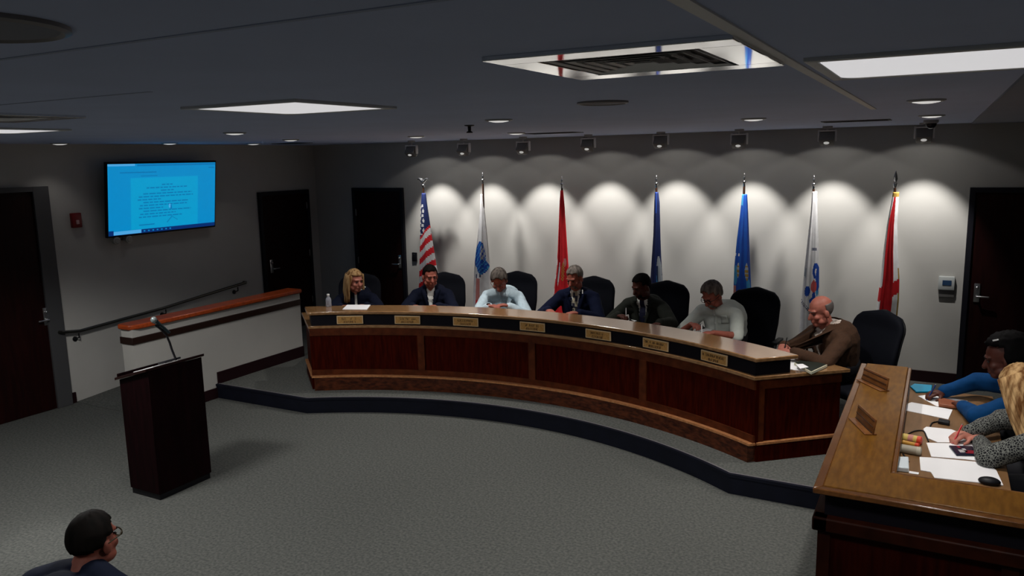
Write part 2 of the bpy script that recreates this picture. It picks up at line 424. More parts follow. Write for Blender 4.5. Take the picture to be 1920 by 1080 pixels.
obj('base', MB().box((.004, -.012, -.01), (w-.006, .024, h-.01), bev=.006), mat('thermostat_grey', (.16, .155, .15), .5), th)
c = obj('cover', MB().box((-.004, -.022, h*.17), (w, .044, h*.66), bev=.008), mat('thermostat_white', (.42, .44, .43), .4), th)
obj('display', MB().box((0, -.046, h*.2), (w*.55, .004, h*.24)), mat('display_blue', (.02, .05, .11), .2), c)

# ---------------------------------------------------------------- ceiling fittings
def lamp_area(parent, name, e, size, loc, spread=180, col=(1, .98, .96), shape='SQUARE'):
    l = bpy.data.lights.new(name, 'AREA'); l.energy = e; l.size = size; l.shape = shape; l.color = col; l.spread = R(spread)
    o = bpy.data.objects.new(name, l); COL.objects.link(o); o.parent = parent; o.location = loc; return o
def spot(parent, name, e, size, blend, tilt, loc, col=(1, .975, .94), rad=.02):
    l = bpy.data.lights.new(name, 'SPOT'); l.energy = e; l.spot_size = R(size); l.spot_blend = blend; l.color = col; l.shadow_soft_size = rad
    o = bpy.data.objects.new(name, l); COL.objects.link(o); o.parent = parent; o.location = loc
    o.rotation_euler = (R(90-tilt), 0, 0); return o          # tilt below the horizontal, towards +Y
TROFW = 190
def troffer(x, y, label, e=TROFW, w=.70, group='square ceiling light panels', cone=134, bl=.45):
    t = thing('ceiling_light', label, 'ceiling light', (x, y, ZC), 0, group)
    f = MB(); i, o_ = w/2-.035, w/2
    for s in (-1, 1):
        f.mm((-o_, s*i, -.012), (o_, s*o_, .002)); f.mm((s*i, -i, -.012), (s*o_, i, .002))
    obj('frame', f, mat('troffer_frame', (.6, .6, .6), .5), t, bevel=.003)
    # diffuser with softly rounded corners
    rr = .06; poly = []
    for cx, cy, a0 in ((i-rr, i-rr, 0), (-i+rr, i-rr, 90), (-i+rr, -i+rr, 180), (i-rr, -i+rr, 270)):
        for k in range(5): a = R(a0+22.5*k); poly.append((cx+rr*math.cos(a), cy+rr*math.sin(a)))
    obj('diffuser', MB().prism(poly, -.009, -.002), GLOW, t)
    obj('backing', MB().mm((-i, -i, -.003), (i, i, .001)), mat('troffer_pan', (.5, .5, .5), .5), t)
    spot(t, 'tube_lamp', e, cone, bl, 90, (0, 0, -.03), (1, .985, .96), .28)
    return t
def ctr(pts): q = [atz(*p, ZC) for p in pts]; return sum(v.x for v in q)/len(q), sum(v.y for v in q)/len(q)
q = ctr([(370, 200), (545, 213), (722, 200), (545, 183)]); 
troffer(q[0], q[1], 'whole square light panel in the ceiling to the left of the shiny vent', e=TROFW*.85, cone=154, bl=.3)
q1 = atz(135, 242, ZC); troffer(q1.x-.35, q1.y-.35, 'square light panel cut by the left edge of the view', e=TROFW*2.1, cone=146, bl=.3)
q2 = [atz(1505, 108, ZC), atz(1555, 146, ZC)]
troffer(q2[0].x+.35, (q2[0].y+q2[1].y)/2, 'large light panel at the right edge, beyond the ceiling seam', e=TROFW*.66, cone=152, bl=.3)
for x, y in ((-5.55, .1), (-2.7, .1), (.2, .1), (-5.55, -2.6), (-2.7, -2.6), (.2, -2.6)):
    troffer(x, y, 'square light panel in the ceiling behind the camera', e=TROFW*(.75 if x < -4 else .33))

# ceiling air vents: polished frame with concentric square blades
MIRR = mat('polished_vent', (.75, .76, .78), .07, metal=1)
def vent(x, y, label, w, iw, group='polished ceiling vents'):
    t = thing('ceiling_vent', label, 'vent', (x, y, ZC), 0, group)
    f = MB(); o_, i = w/2, iw/2
    for s in (-1, 1):
        f.mm((-o_, s*i, -.012), (o_, s*o_, .001)); f.mm((s*i, -i, -.012), (s*o_, i, .001))
    obj('frame', f, MIRR, t, bevel=.002)
    obj('throat', MB().mm((-i, -i, -.0015), (i, i, .001)), BLACK, t)
    for k in range(5):
        a = i*(.94-.19*k); b = a-.011; m = MB()
        lo = [(-a, -a, -.010), (a, -a, -.010), (a, a, -.010), (-a, a, -.010)]; hi = [(-b, -b, -.006), (b, -b, -.006), (b, b, -.006), (-b, b, -.006)]
        for j in range(4):
            c, d = j, (j+1) % 4
            m._add([lo[c], lo[d], hi[d], hi[c], V(lo[c])+V((0, 0, -.0012)), V(lo[d])+V((0, 0, -.0012)), V(hi[d])+V((0, 0, -.0012)), V(hi[c])+V((0, 0, -.0012))],
                   [(0, 1, 2, 3), (7, 6, 5, 4), (0, 4, 5, 1), (1, 5, 6, 2), (2, 6, 7, 3), (3, 7, 4, 0)])
        obj('blade', m, mat('vent_blade', (.75, .74, .74), .4, metal=.3), t)
    return t
q = ctr([(915, 107), (1095, 145), (1465, 113), (1370, 63)])
vent(q[0], q[1], 'polished square ceiling vent reflecting the flags beside the ceiling seam', .645, .43)
q3 = atz(160, 217, ZC); vent(q3.x-.32, q3.y-.32, 'dark square ceiling vent cut by the left edge of the view', .645, .43)

DOWN = 115
# recessed downlights
dls = [((935, 224), 'recessed downlight above the second flag, nearest the vent'), ((440, 248.5), 'recessed downlight behind the whole light panel'),
       ((475, 269), 'recessed downlight close to the corner, right of the television'), ((112, 268.5), 'recessed downlight above the left door beside the television'),
       ((318, 268), 'dim recessed downlight just above the television'), ((545, 261.5), 'dim recessed downlight above the middle door'),
       ((1737, 187), 'recessed downlight farthest right, next to the light panel'), ((1747, 216), 'recessed downlight just above the dome camera'),
       ((1413, 222), 'recessed downlight above the light blue flag'), ((968, 249), 'recessed downlight beside a dark grille above the third spotlight'),
       ((780, 255.5), 'faint recessed downlight above the leftmost spotlight')]
for k, ((px, py), lab) in enumerate(dls):
    p = atz(px, py, ZC)
    t = thing('downlight', lab, 'downlight', (p.x, p.y, ZC), 0, 'recessed ceiling downlights')
    obj('trim_ring', MB().lathe([(.095, 0), (.095, -.006), (.082, -.012), (.07, -.004), (.07, 0)], n=28), mat('ring_white', (.35, .35, .35), .4), t)
    obj('lens', MB().lathe([(.068, -.002), (.068, -.013), (.03, -.02)], n=24), LENS, t)
    spot(t, 'bulb', DOWN*(.03 if k in (2, 3, 4) else .3 if k in (1, 5) else 1), 100, .6, 90, (0, 0, -.03), (1, .96, .91), .06)
for (px, py), r, lab in (((1130, 191), .125, 'round grey speaker grille in the ceiling behind the vent'), ((30, 48), .165, 'large round dark speaker in the ceiling corner, upper left')):
    p = atz(px, py, ZC) if px > 100 else V((-1.575, .845, ZC))
    t = thing('ceiling_speaker', lab, 'speaker', (p.x, p.y, ZC))
    obj('rim', MB().lathe([(r, 0.001), (r, -.008), (r-.012, -.012), (r-.02, -.006), (r-.02, 0)], n=40), mat('speaker_rim', (.22, .2, .2), .4), t)
    obj('grille', MB().lathe([(r-.02, 0.0005), (r-.02, -.007), (.02, -.012)], n=40), mat('speaker_grille', (.035, .06, .09) if px < 100 else (.2, .2, .23), .6), t)
for (a, b), lab in ((((1540, 228), (1672, 224.5)), 'dark return grille in the ceiling near the two rightmost flags'), (((985, 250.5), (1090, 247.5)), 'dark return grille in the ceiling above the third spotlight'), (((505, 269), (590, 267.5)), 'dark return grille in the ceiling above the middle door')):
    p, q = atz(*a, ZC), atz(*b, ZC); c = (p+q)/2
    t = thing('ceiling_grille', lab, 'grille', (c.x, c.y, ZC), 0, 'dark ceiling grilles')
    w = max(.4, min(.62, abs(q.x-p.x)))
    obj('frame', MB().mm((-w/2, -.14, -.006), (w/2, -.115, .001)).mm((-w/2, .115, -.006), (w/2, .14, .001)).mm((-w/2, -.115, -.006), (-w/2+.02, .115, .001)).mm((w/2-.02, -.115, -.006), (w/2, .115, .001)), mat('grille_dark', (.03, .022, .022), .6), t)
    m = MB().mm((-w/2+.02, -.115, -.003), (w/2-.02, .115, .001))
    for k in range(6): m.box((0, -.095+.038*k, -.004), (w-.04, .004, .006))
    obj('louvre', m, BLACK, t)
p = atz(880, 234.5, ZC); t = thing('sprinkler', 'small dark fire sprinkler hanging from the ceiling above the second flag', 'sprinkler', (p.x, p.y, ZC))
obj('escutcheon', MB().lathe([(.04, 0.001), (.038, -.006), (.02, -.01)], n=20), BLACK, t)
obj('head', MB().lathe([(.014, -.008), (.012, -.045), (.02, -.05), (.026, -.056), (.026, -.06)], n=16), BLACK, t)
p = atz(1746, 225, ZC); t = thing('dome_camera', 'small dome security camera on the ceiling by the rightmost spotlight', 'camera', (p.x, p.y, ZC))
obj('base', MB().lathe([(.062, 0.001), (.062, -.02), (.054, -.03)], n=28), mat('camera_grey', (.30, .30, .31), .4), t)
obj('dome', MB().lathe([(.048, -.028), (.045, -.05), (.032, -.068), (.01, -.077)], n=28), mat('camera_dome', (.006, .006, .01), .08), t)

# track heads that wash the back wall
BEAM = 90; SPILL = 2.9
heads = [(772, 283), (870, 280), (981, 277), (1103, 271), (1239, 265), (1386, 264), (1551, 258), (1733, 252)]
YS = 8.99
ordn = ['leftmost spotlight, over the left edge of the striped flag', 'spotlight above the white flag with a blue emblem', 'spotlight between the white flag and the red flag', 'spotlight just right of the red flag',
        'spotlight above the dark navy flag', 'spotlight above the light blue flag', 'spotlight above the white flag with the eagle emblem', 'rightmost spotlight, right of the red cross flag']
for k, ((px, py), lab) in enumerate(zip(heads, ordn)):
    p = aty(px, py, YS)
    t = thing('track_spotlight', lab, 'spotlight', (p.x, YS, ZC), 0, 'spotlights along the back wall')
    z = p.z-ZC
    obj('ceiling_plate', MB().lathe([(.05, .001), (.05, -.018), (.03, -.024)], n=22), mat('spot_grey', (.45, .43, .42), .4), t)
    obj('stem', MB().tube([(0, 0, -.02), (0, 0, z+.045)], .011, 10), MATS['spot_grey'], t)
    rot = M.Rotation(R(-38), 3, 'X')
    m = MB().box((0, 0, z), (.145, .10, .145), rot, bev=.01)
    hd = obj('housing', m, mat('spot_housing', (.19, .18, .17), .4), t)
    obj('yoke', MB().box((-.085, 0, z+.02), (.014, .05, .12), bev=.003).box((.085, 0, z+.02), (.014, .05, .12), bev=.003).box((0, 0, z+.07), (.184, .05, .014), bev=.003), mat('spot_yoke', (.75, .72, .70), .35), t)
    obj('reflector', MB().lathe([(.045, 0), (.05, .03), (.02, .03)], n=20).xf(M.Translation((0, .042, z-.035)) @ M.Rotation(R(-38-90), 4, 'X')), CHROME, hd)
    obj('rear_lamp', MB().ell((0, -.05, z-.055), (.028, .02, .015)), mat('lamp_glint', (.8, .8, .8), .3, emit=(1, .97, .92), es=.35), hd)
    spot(t, 'beam', BEAM, 66, .6, 66, (0, .11, z-.06))
    spot(t, 'spill', SPILL, 126, .16, 64, (0, .11, z-.06))
# ---------------------------------------------------------------- curved dais
ZL, ZT = .912, 1.070         # ledge / desk top height and counter height
aR = lambda r: 33.75+(r-4.51)/.86*2.5
aL = lambda r: -(32.3+(r-4.51)/.86*2.5)
def aRo(o): return lambda r: aR(r)+o
def aLo(o): return lambda r: aL(r)-o
da = thing('council_dais', 'long curved dark wood council dais with a pale oak counter on the raised platform', 'desk', (CC[0], CC[1]+4.9, ZP))
obj('front_panel', MB().arc(CC, 4.525, 4.56, ZP+.14, ZL-.03, aL, aR, 72), MAHOG, da, world=True)
obj('plinth', MB().arc(CC, 4.478, 4.56, ZP, .318, aLo(-.25), aRo(-.2), 72), KICKW, da, world=True)
obj('moulding', MB().arc(CC, 4.470, 4.53, .318, .337, aLo(.1), aRo(.15), 72), EDGEW, da, world=True)
obj('rail', MB().arc(CC, 4.512, 4.53, ZL-.115, ZL-.02, aLo(.02), aRo(.02), 72), MAHOG2, da, world=True)
obj('rail', MB().arc(CC, 4.512, 4.53, .337, .40, aLo(.02), aRo(.02), 72), MAHOG2, da, world=True)
for px, py in ((790, 655), (998, 680), (1206, 715)):
    d = ray(px, py); o = -V((CC[0], CC[1])); a = d.x**2+d.y**2; b = 2*(o.x*d.x+o.y*d.y); c = o.x**2+o.y**2-4.52**2
    t = (-b+math.sqrt(b*b-4*a*c))/(2*a); ang = math.degrees(math.atan2(d.x*t-CC[0], d.y*t-CC[1]))
    obj('stile', MB().arc(CC, 4.508, 4.53, .40, ZL-.115, ang-.5, ang+.5, 3), MAHOG2, da, world=True)
for s, f in ((-1, aL), (1, aR)):
    lo = pol(4.55, f(4.55)-s*.25); hi = pol(5.32, f(5.32)-s*.25); d = (V(hi)-V(lo)).normalized(); n = V((d.y, -d.x))*(1 if s > 0 else -1)
    def pts(t0, t1, off0, off1):
        A = V(lo)+n*off0; B = V(hi)+n*off0; return [tuple(A), tuple(B), tuple(V(hi)+n*off1), tuple(V(lo)+n*off1)]
    obj('end_panel', MB().prism(pts(0, 1, 0, -.03), ZP, ZL-.03), MAHOG, da, world=True)
    obj('end_plinth', MB().prism(pts(0, 1, .022, .0), ZP, .318), MAHOG, da, world=True)
    obj('end_moulding', MB().prism(pts(0, 1, .035, .0), .318, .337), EDGEW, da, world=True)
    obj('end_rail', MB().prism(pts(0, 1, .012, .0), ZL-.115, ZL-.03), MAHOG2, da, world=True)
    c = V(lo); obj('corner_stile', MB().prism([tuple(c+n*.012), tuple(c+d*.07+n*.012), tuple(c+d*.07), tuple(c)], .337, ZL-.115), MAHOG2, da, world=True)
obj('desk_top', MB().arc(CC, 4.503, 5.37, ZL-.03, ZL, aLo(.15), aRo(.15), 80), OAK, da, world=True, bevel=.004)
obj('riser_box', MB().arc(CC, 4.540, 4.86, ZL, ZT-.035, aLo(-.35), aRo(-.35), 72), BOXD, da, world=True)
obj('counter', MB().arc(CC, 4.508, 4.895, ZT-.035, ZT, aLo(.2), aRo(.2), 80), OAK, da, world=True, bevel=.008)

# engraved name plates on the face of the dais
PLATE = wood('plate_brass', (.50, .27, .085), (.36, .19, .055), .35, (10, 4, 20), 6); PLEDGE = mat('plate_edge', (.62, .44, .25), .4); INK = mat('engraving', (.035, .014, .005), .6)
def plate_letters(m, w, z0, z1, y, k, seed):
    rnd = random.Random(seed); rows = [(z1-.018-.026, .022, k[0]), (z0+.014, .022, k[1])]
    for zb_, hh, n in rows:
        cw = .0165; tot = n*cw; x = -tot/2
        for i in range(n):
            if rnd.random() < .14: x += cw; continue
            a, b = x, x+cw*.72; t = .003
            for seg in rnd.sample(range(5), 3):       # worn capital letters, made of short strokes
                if seg == 0: m.mm((a, y, zb_), (a+t, y+.003, zb_+hh))
                if seg == 1: m.mm((b-t, y, zb_), (b, y+.003, zb_+hh))
                if seg == 2: m.mm((a, y, zb_+hh-t), (b, y+.003, zb_+hh))
                if seg == 3: m.mm((a, y, zb_+hh/2-t/2), (b, y+.003, zb_+hh/2+t/2))
                if seg == 4: m.mm((a, y, zb_), (b, y+.003, zb_+t))
            x += cw
pl_lab = ['brass name plate at the left end of the dais, in front of the blonde woman', 'brass name plate below the man in a dark suit and open white collar', 'brass name plate below the man in the light blue shirt',
          'brass name plate below the bearded man in a striped tie', 'brass name plate below the man in the dark green-grey suit', 'brass name plate below the man in the pale green short sleeves', 'brass name plate nearest the right corner of the dais']
for k, a in enumerate((-26.46, -18.05, -9.36, .70, 10.63, 19.2, 27.77)):
    p = pol(4.525, a)
    t = thing('name_plate', pl_lab[k], 'name plate', (p[0], p[1], .926), -R(a), 'name plates on the dais face')
    obj('plate', MB().box((0, 0, .047), (.30, .012, .094), bev=.003), PLEDGE, t)
    obj('panel', MB().box((0, -.006, .047), (.276, .006, .074)), PLATE, t)
    m = MB(); plate_letters(m, .27, 0, .094, -.0115, [(11, 9), (12, 9), (11, 8), (10, 9), (10, 8), (14, 9), (15, 7)][k], k); obj('lettering', m, INK, t)

# ---------------------------------------------------------------- clerk desk on the right
cx0, cy0_ = -.481, 4.01
xs = -.118; yn = 4.40; yf = 6.68; xw = .43; xe = 1.75
ck = thing('clerk_desk', 'L-shaped clerk desk with a wide oak ledge in the lower right corner', 'desk', (.2, 5.2, 0))
obj('front_panel', MB().mm((cx0+.03, cy0_+.03, .0), (xe, cy0_+.07, ZL-.03)), CLERKW, ck, world=True)
obj('side_panel', MB().mm((cx0+.03, cy0_+.07, ZP+.002), (cx0+.07, yf-.02, ZL-.03)).mm((cx0+.03, cy0_+.07, .0), (cx0+.07, 6.10, ZP+.002)), CLERKW, ck, world=True)
obj('ledge', MB().mm((cx0+.002, cy0_+.002, ZL-.075), (cx0+.08, yf, ZL-.0)).mm((cx0+.002, cy0_+.002, ZL-.075), (xe, cy0_+.08, ZL-.0)), CLERKR, ck, world=True, bevel=.01)
m = MB().mm((cx0+.03, cy0_+.018, .25), (cx0+.09, cy0_+.03, ZL-.08))
for x in (.35, 1.1): m.mm((x, cy0_+.018, .25), (x+.07, cy0_+.03, ZL-.08))
m.mm((cx0+.03, cy0_+.014, .0), (xe, cy0_+.03, .16)); obj('stile', m, CLERKR, ck, world=True)
obj('riser', MB().mm((cx0+.055, cy0_+.055, ZL), (xs-.03, yf-.02, ZT-.035)).mm((xs-.03, cy0_+.055, ZL), (xe, yn-.03, ZT-.035)), BOXD, ck, world=True)
# top: rim moulding plus the flat ledge
L = [(cx0, cy0_), (xe, cy0_), (xe, yn), (xs, yn), (xs, yf), (cx0, yf)]
i_ = .045; Li = [(cx0+i_, cy0_+i_), (xe, cy0_+i_), (xe, yn-i_*.6), (xs-i_*.6, yn-i_*.6), (xs-i_*.6, yf), (cx0+i_, yf)]
obj('counter', MB().prism(Li, ZT-.03, ZT), OAKC, ck, world=True, bevel=.004)
m = MB()
def quad_rim(a, b, c, d): m.prism([a, b, c, d], ZT-.035, ZT-.004)
quad_rim((cx0, cy0_), (xe, cy0_), (xe, cy0_+i_+.001), (cx0+i_, cy0_+i_+.001)); quad_rim((cx0, cy0_), (cx0+i_+.001, cy0_+i_), (cx0+i_+.001, yf), (cx0, yf))
quad_rim((xs-i_*.6, yn), (xs, yn), (xs, yf), (xs-i_*.6-.001, yf)); quad_rim((xs-i_*.6, yn-i_*.6), (xe, yn-i_*.6-.001), (xe, yn), (xs-i_*.6, yn))
obj('rim', m, wood('rim_oak', (.13, .05, .012), (.08, .028, .007), .25, (4, 4, 4), 6, coat=.4), ck, world=True, bevel=.006)
obj('desk_top', MB().mm((xs-.03, yn-.04, ZL-.03), (xw, yf-.02, ZL)).mm((xw, yn-.04, ZL-.03), (xe, yn+.06, ZL)), wood('desk_oak', (.20, .105, .045), (.155, .08, .032), .4, (8, 1.5, 8), 4), ck, world=True, bevel=.003)
m = MB()
for a, b in ((4.9, 5.35), (5.75, 6.2)):
    m.mm((xw-.10, a, ZL-.065), (xw-.02, b, ZL-.031))
obj('drawer', m, wood('drawer_oak', (.24, .13, .055), (.18, .09, .035), .45, (8, 2, 8), 4), ck, world=True)
obj('leg', MB().mm((xw-.07, yf-.1, ZP), (xw-.01, yf-.04, ZL-.03)), CLERKW, ck, world=True)

for k, (ps, lab) in enumerate(([[(1618, 712), (1664, 734)], 'wooden name plate standing farther back on the clerk desk ledge'], [[(1605, 783), (1642, 819)], 'wooden name plate standing nearer the front on the clerk desk ledge'])):
    A, B = atz(*ps[0], ZT), atz(*ps[1], ZT); c = (A+B)/2; d = B-A; an = math.atan2(d.y, d.x); w = .30
    t = thing('desk_name_plate', lab, 'name plate', (c.x, c.y, ZT), an, 'standing plates on the clerk desk')
    rot = M.Rotation(R(-8), 3, 'X')
    obj('plate', MB().box((0, .0, .048), (w, .010, .094), rot, bev=.002), wood('plate_wood', (.17, .065, .018), (.10, .035, .01), .3, (3, 8, 8), 5), t)
    obj('border', MB().box((0, -.008, .048), (w-.012, .004, .004), rot).box((0, -.013, .012), (w-.012, .004, .004), rot).box((0, -.001, .084), (w-.012, .004, .004), rot), INK, t)
    obj('foot', MB().box((0, -.02, .004), (w, .07, .008), bev=.002), MATS['plate_wood'], t)

# ---------------------------------------------------------------- lectern with a gooseneck microphone
A, B_, C_ = atz(246, 924, 0), atz(299, 939, 0), atz(399, 896, 0)
px0, px1 = A.x, (B_.x+C_.x)/2; py0, py1 = (A.y+B_.y)/2, C_.y
zt1 = 1.125; zt0 = 1.02
le = thing('lectern', 'dark wood lectern with a sloping top standing alone on the carpet', 'lectern', ((px0+px1)/2, (py0+py1)/2, 0))
slope = lambda p: zt0+(zt1-zt0)*(p[0]-px0)/(px1-px0)
obj('body', MB().prism([(px0, py0), (px1, py0), (px1, py1), (px0, py1)], .05, lambda p: slope(p)-.025), PODW, le, world=True, bevel=.004)
obj('base', MB().prism([(px0+.01, py0+.01), (px1-.01, py0+.01), (px1-.01, py1-.01), (px0+.01, py1-.01)], 0, .05), BLACK, le, world=True)
obj('top', MB().prism([(px0-.025, py0-.025), (px1+.012, py0-.025), (px1+.012, py1+.02), (px0-.025, py1+.02)], lambda p: slope(p)-.022, slope), wood('lectern_top', (.016, .006, .005), (.010, .003, .003), .45, (2, 6, 6), 5, spec=.15), le, world=True, bevel=.003)
bk = MB().prism([(px0-.025, py0), (px0-.012, py0), (px0-.012, py1), (px0-.025, py1)], zt0-.01, zt0+.02); obj('page_stop', bk, PODW, le, world=True)
xm = px1-.10
g = [atx(*p, xm) for p in ((330, 668), (322, 655), (318, 642), (312, 628), (300, 616), (293, 611))]
mic = thing('microphone', 'black handheld microphone clipped on a gooseneck above the lectern', 'microphone', tuple(g[0]))
mb0 = V((g[0].x, g[0].y, slope(g[0])))
obj('base', MB().box(mb0+V((-.05, -.03, .005)), (.10, .16, .016), M.Rotation(-math.atan2(zt1-zt0, px1-px0), 3, 'Y'), bev=.005), BLACK, mic, world=True)
obj('gooseneck', MB().tube([mb0]+g[1:], .009, 10), BLACK, mic, world=True)
h0, h1 = atx(285, 597, xm), atx(317, 624, xm)
hd = (h1-h0).normalized(); 
hb = obj('handle', MB().tube([h0+hd*.045, h0+hd*.07, h0+(h1-h0)*.75, h1], [.021, .019, .0155, .014], 14), mat('mic_body', (.010, .022, .028), .35), mic, world=True)
obj('grille', MB().ell(h0+hd*.022, (.026, .026, .028)), mat('mic_mesh', (.16, .19, .19), .35, metal=.3), mic, world=True)
obj('clip', MB().tube([g[-1]+V((0, 0, .0)), h0+hd*.09], .016, 10), BLACK, mic, world=True)
pm = px0+.16
single('lectern_papers', MB().prism([(px0+.05, py0+.1), (px1-.06, py0+.1), (px1-.06, py0+.34), (px0+.05, py0+.34)], lambda p: slope(p)+.001, lambda p: slope(p)+.006), PAPER, 'thin stack of papers on the sloping lectern top', 'papers', (pm, py0+.22, slope((pm, 0))+.001))

# ---------------------------------------------------------------- executive chairs
CLOTH = mat('chair_fabric', (.004, .005, .0095), .8, spec=.15, noise_amt=.2, nscale=30); EDGE = mat('chair_shell', (.004, .0045, .006), .5, spec=.3)
def panel(m, w0, w1, h, th, zc, lean, curve, y0, top_r=.42, n=16, k=24):
    """padded back: width w0 at the bottom, w1 at the middle, rounded top; gently wrapped"""
    prof = []
    for i in range(n+1):
        t = i/n; z = h*t
        w = w0+(w1-w0)*min(1, t/.45)
        if t > 1-top_r*.62: q = (t-(1-top_r*.62))/(top_r*.62); w *= (max(0, 1-q**2.2))**.45*.9+.10
        prof.append((z, w/2))
    vs = []; fs = []
    for z, hw_ in prof:
        for j in range(k):
            a = 2*PI*j/k; ca, sa = math.cos(a), math.sin(a)
            x = hw_*(abs(ca)**.7)*(1 if ca >= 0 else -1); y = th/2*(abs(sa)**.6)*(1 if sa >= 0 else -1)*(.55+.45*min(1, hw_/(w1*.4)))
            y += curve*(x/(w1/2))**2 - z*lean + .04*math.sin(PI*min(1, z/h*1.3))
            vs.append((x, y0+y, zc+z))
    for i in range(n):
        for j in range(k): fs.append((i*k+j, i*k+(j+1) % k, (i+1)*k+(j+1) % k, (i+1)*k+j))
    fs += [tuple(range(k))[::-1], tuple(range(n*k, n*k+k))]
    m._add(vs, fs); return m
def make_chair(name, label, group):
    t = thing(name, label, 'chair', (0, 0, 0), 0, group)       # faces +Y, origin on the floor
    b = obj('backrest', panel(MB(), .46, .55, .66, .10, .46, .12, .05, -.26), CLOTH, t, smooth=True)
    obj('back_shell', panel(MB(), .44, .54, .645, .05, .462, .12, .05, -.30), EDGE, b, smooth=True)
    m = MB().box((0, .02, .435), (.53, .52, .09), bev=.035); obj('seat', m, CLOTH, t, smooth=True)
    obj('seat_pan', MB().box((0, .0, .378), (.40, .40, .03), bev=.01), EDGE, t)
    for s in (-1, 1):
        m = MB().tube([(s*.27, -.12, .40), (s*.33, -.10, .50), (s*.34, -.06, .60), (s*.34, .10, .615), (s*.335, .12, .56), (s*.28, .06, .40)], .018, 8)
        a = obj('armrest', m, EDGE, t); obj('arm_pad', MB().box((s*.34, .02, .63), (.06, .24, .03), bev=.012), EDGE, a)
    obj('gas_column', MB().tube([(0, 0, .09), (0, 0, .25), (0, 0, .25), (0, 0, .40)], [.035, .035, .022, .022], 14), EDGE, t)
    m = MB()
    for k in range(5):
        a = 2*PI*k/5+.3; m.tube([(0, 0, .11), (.30*math.cos(a), .30*math.sin(a), .075)], [.03, .02], 8)
    bs = obj('star_base', m, EDGE, t)
    for k in range(5):
        a = 2*PI*k/5+.3; c = (.29*math.cos(a), .29*math.sin(a), .03)
        obj('caster', MB().lathe([(.03, -.022), (.03, .022)], c, 'X', 16), BLACK, bs)
    return t
# ---------------------------------------------------------------- people
def ik(S, T, a, b, pole):
    d = T-S; L = min(d.length, (a+b)*.985); dn = d.normalized(); T = S+dn*L
    x = (a*a-b*b+L*L)/(2*L); h = math.sqrt(max(a*a-x*x, 0)); p = V(pole); p = (p-dn*p.dot(dn)).normalized()
    return S+dn*x+p*h, T
def hand(m, w, d, up, thumb, curl, s=1.0):
    d = d.normalized(); up = (up-d*up.dot(d)).normalized(); ac = d.cross(up)*thumb       # ac points to the thumb side
    rot = M((ac, d, up)).transposed()
    m.ell(w+d*.05*s, (.043*s, .058*s, .018*s), rot); m.ell(w+d*.03*s+ac*.022*s-up*.006*s, (.02*s, .035*s, .018*s), rot)
    for k, (o, ln) in enumerate(((.031, .070), (.011, .080), (-.010, .076), (-.030, .058))):
        b = w+d*(.093-.006*abs(k-1.3))*s+ac*o*s; c = R(curl*(.75+.12*k))
        d1 = d*math.cos(c*.6)-up*math.sin(c*.6)+ac*o*1.2; d2 = d*math.cos(c*1.5)-up*math.sin(c*1.5)
        d3 = d*math.cos(c*2.1)-up*math.sin(c*2.1)
        p1 = b+d1*ln*.45*s; p2 = p1+d2*ln*.33*s; p3 = p2+d3*ln*.22*s
        m.cap(b-d*.02*s, p1, .0105*s, .0098*s, n=10, m=3); m.cap(p1, p2, .0096*s, .0088*s, n=10, m=3); m.cap(p2, p3, .0088*s, .0078*s, n=10, m=3)
    b = w+d*.032*s+ac*.034*s-up*.008*s; p1 = b+(d*.62+ac*.6-up*.35).normalized()*.038*s; p2 = p1+(d*.95-ac*.12-up*.4).normalized()*.032*s
    m.cap(b, p1, .013*s, .0112*s, n=10, m=3); m.cap(p1, p2, .0112*s, .009*s, n=10, m=3)
    return w+d*.115*s+ac*.018*s-up*.03*s            # where a pen is pinched

def skin(n, c): return mat('skin_'+n, c, .55, spec=.3, noise_amt=.18, nscale=25)
def fabric(n, c, amt=.15, sc=60, rough=.85): return mat('cloth_'+n, c, rough, spec=.12, noise_amt=amt, nscale=sc)
def hairm(n, c, c2): return mat('hair_'+n, c, .75, spec=.07, col2=c2, wood=True, stretch=(22, 22, 3), nscale=1.6)

def shell(fn_keep, rad, cen, thick, jit, seed, n=44, mm_=30):
    """open scalp-shaped shell kept where fn_keep says so, with real thickness and combed relief"""
    m = MB(); m.ell(cen, rad, n=n, m=mm_); b = m.b
    for v in b.verts:
        p = v.co-V(cen); q = p.normalized(); f = noise.noise(V((q.x*9+seed, q.y*9, q.z*2.5)))*jit; v.co += q*f
    kill = [f for f in b.faces if not fn_keep(f.calc_center_median()-V(cen))]
    bmesh.ops.delete(b, geom=kill, context='FACES'); bmesh.ops.recalc_face_normals(b, faces=b.faces)
    bmesh.ops.solidify(b, geom=b.faces[:], thickness=thick)
    return m

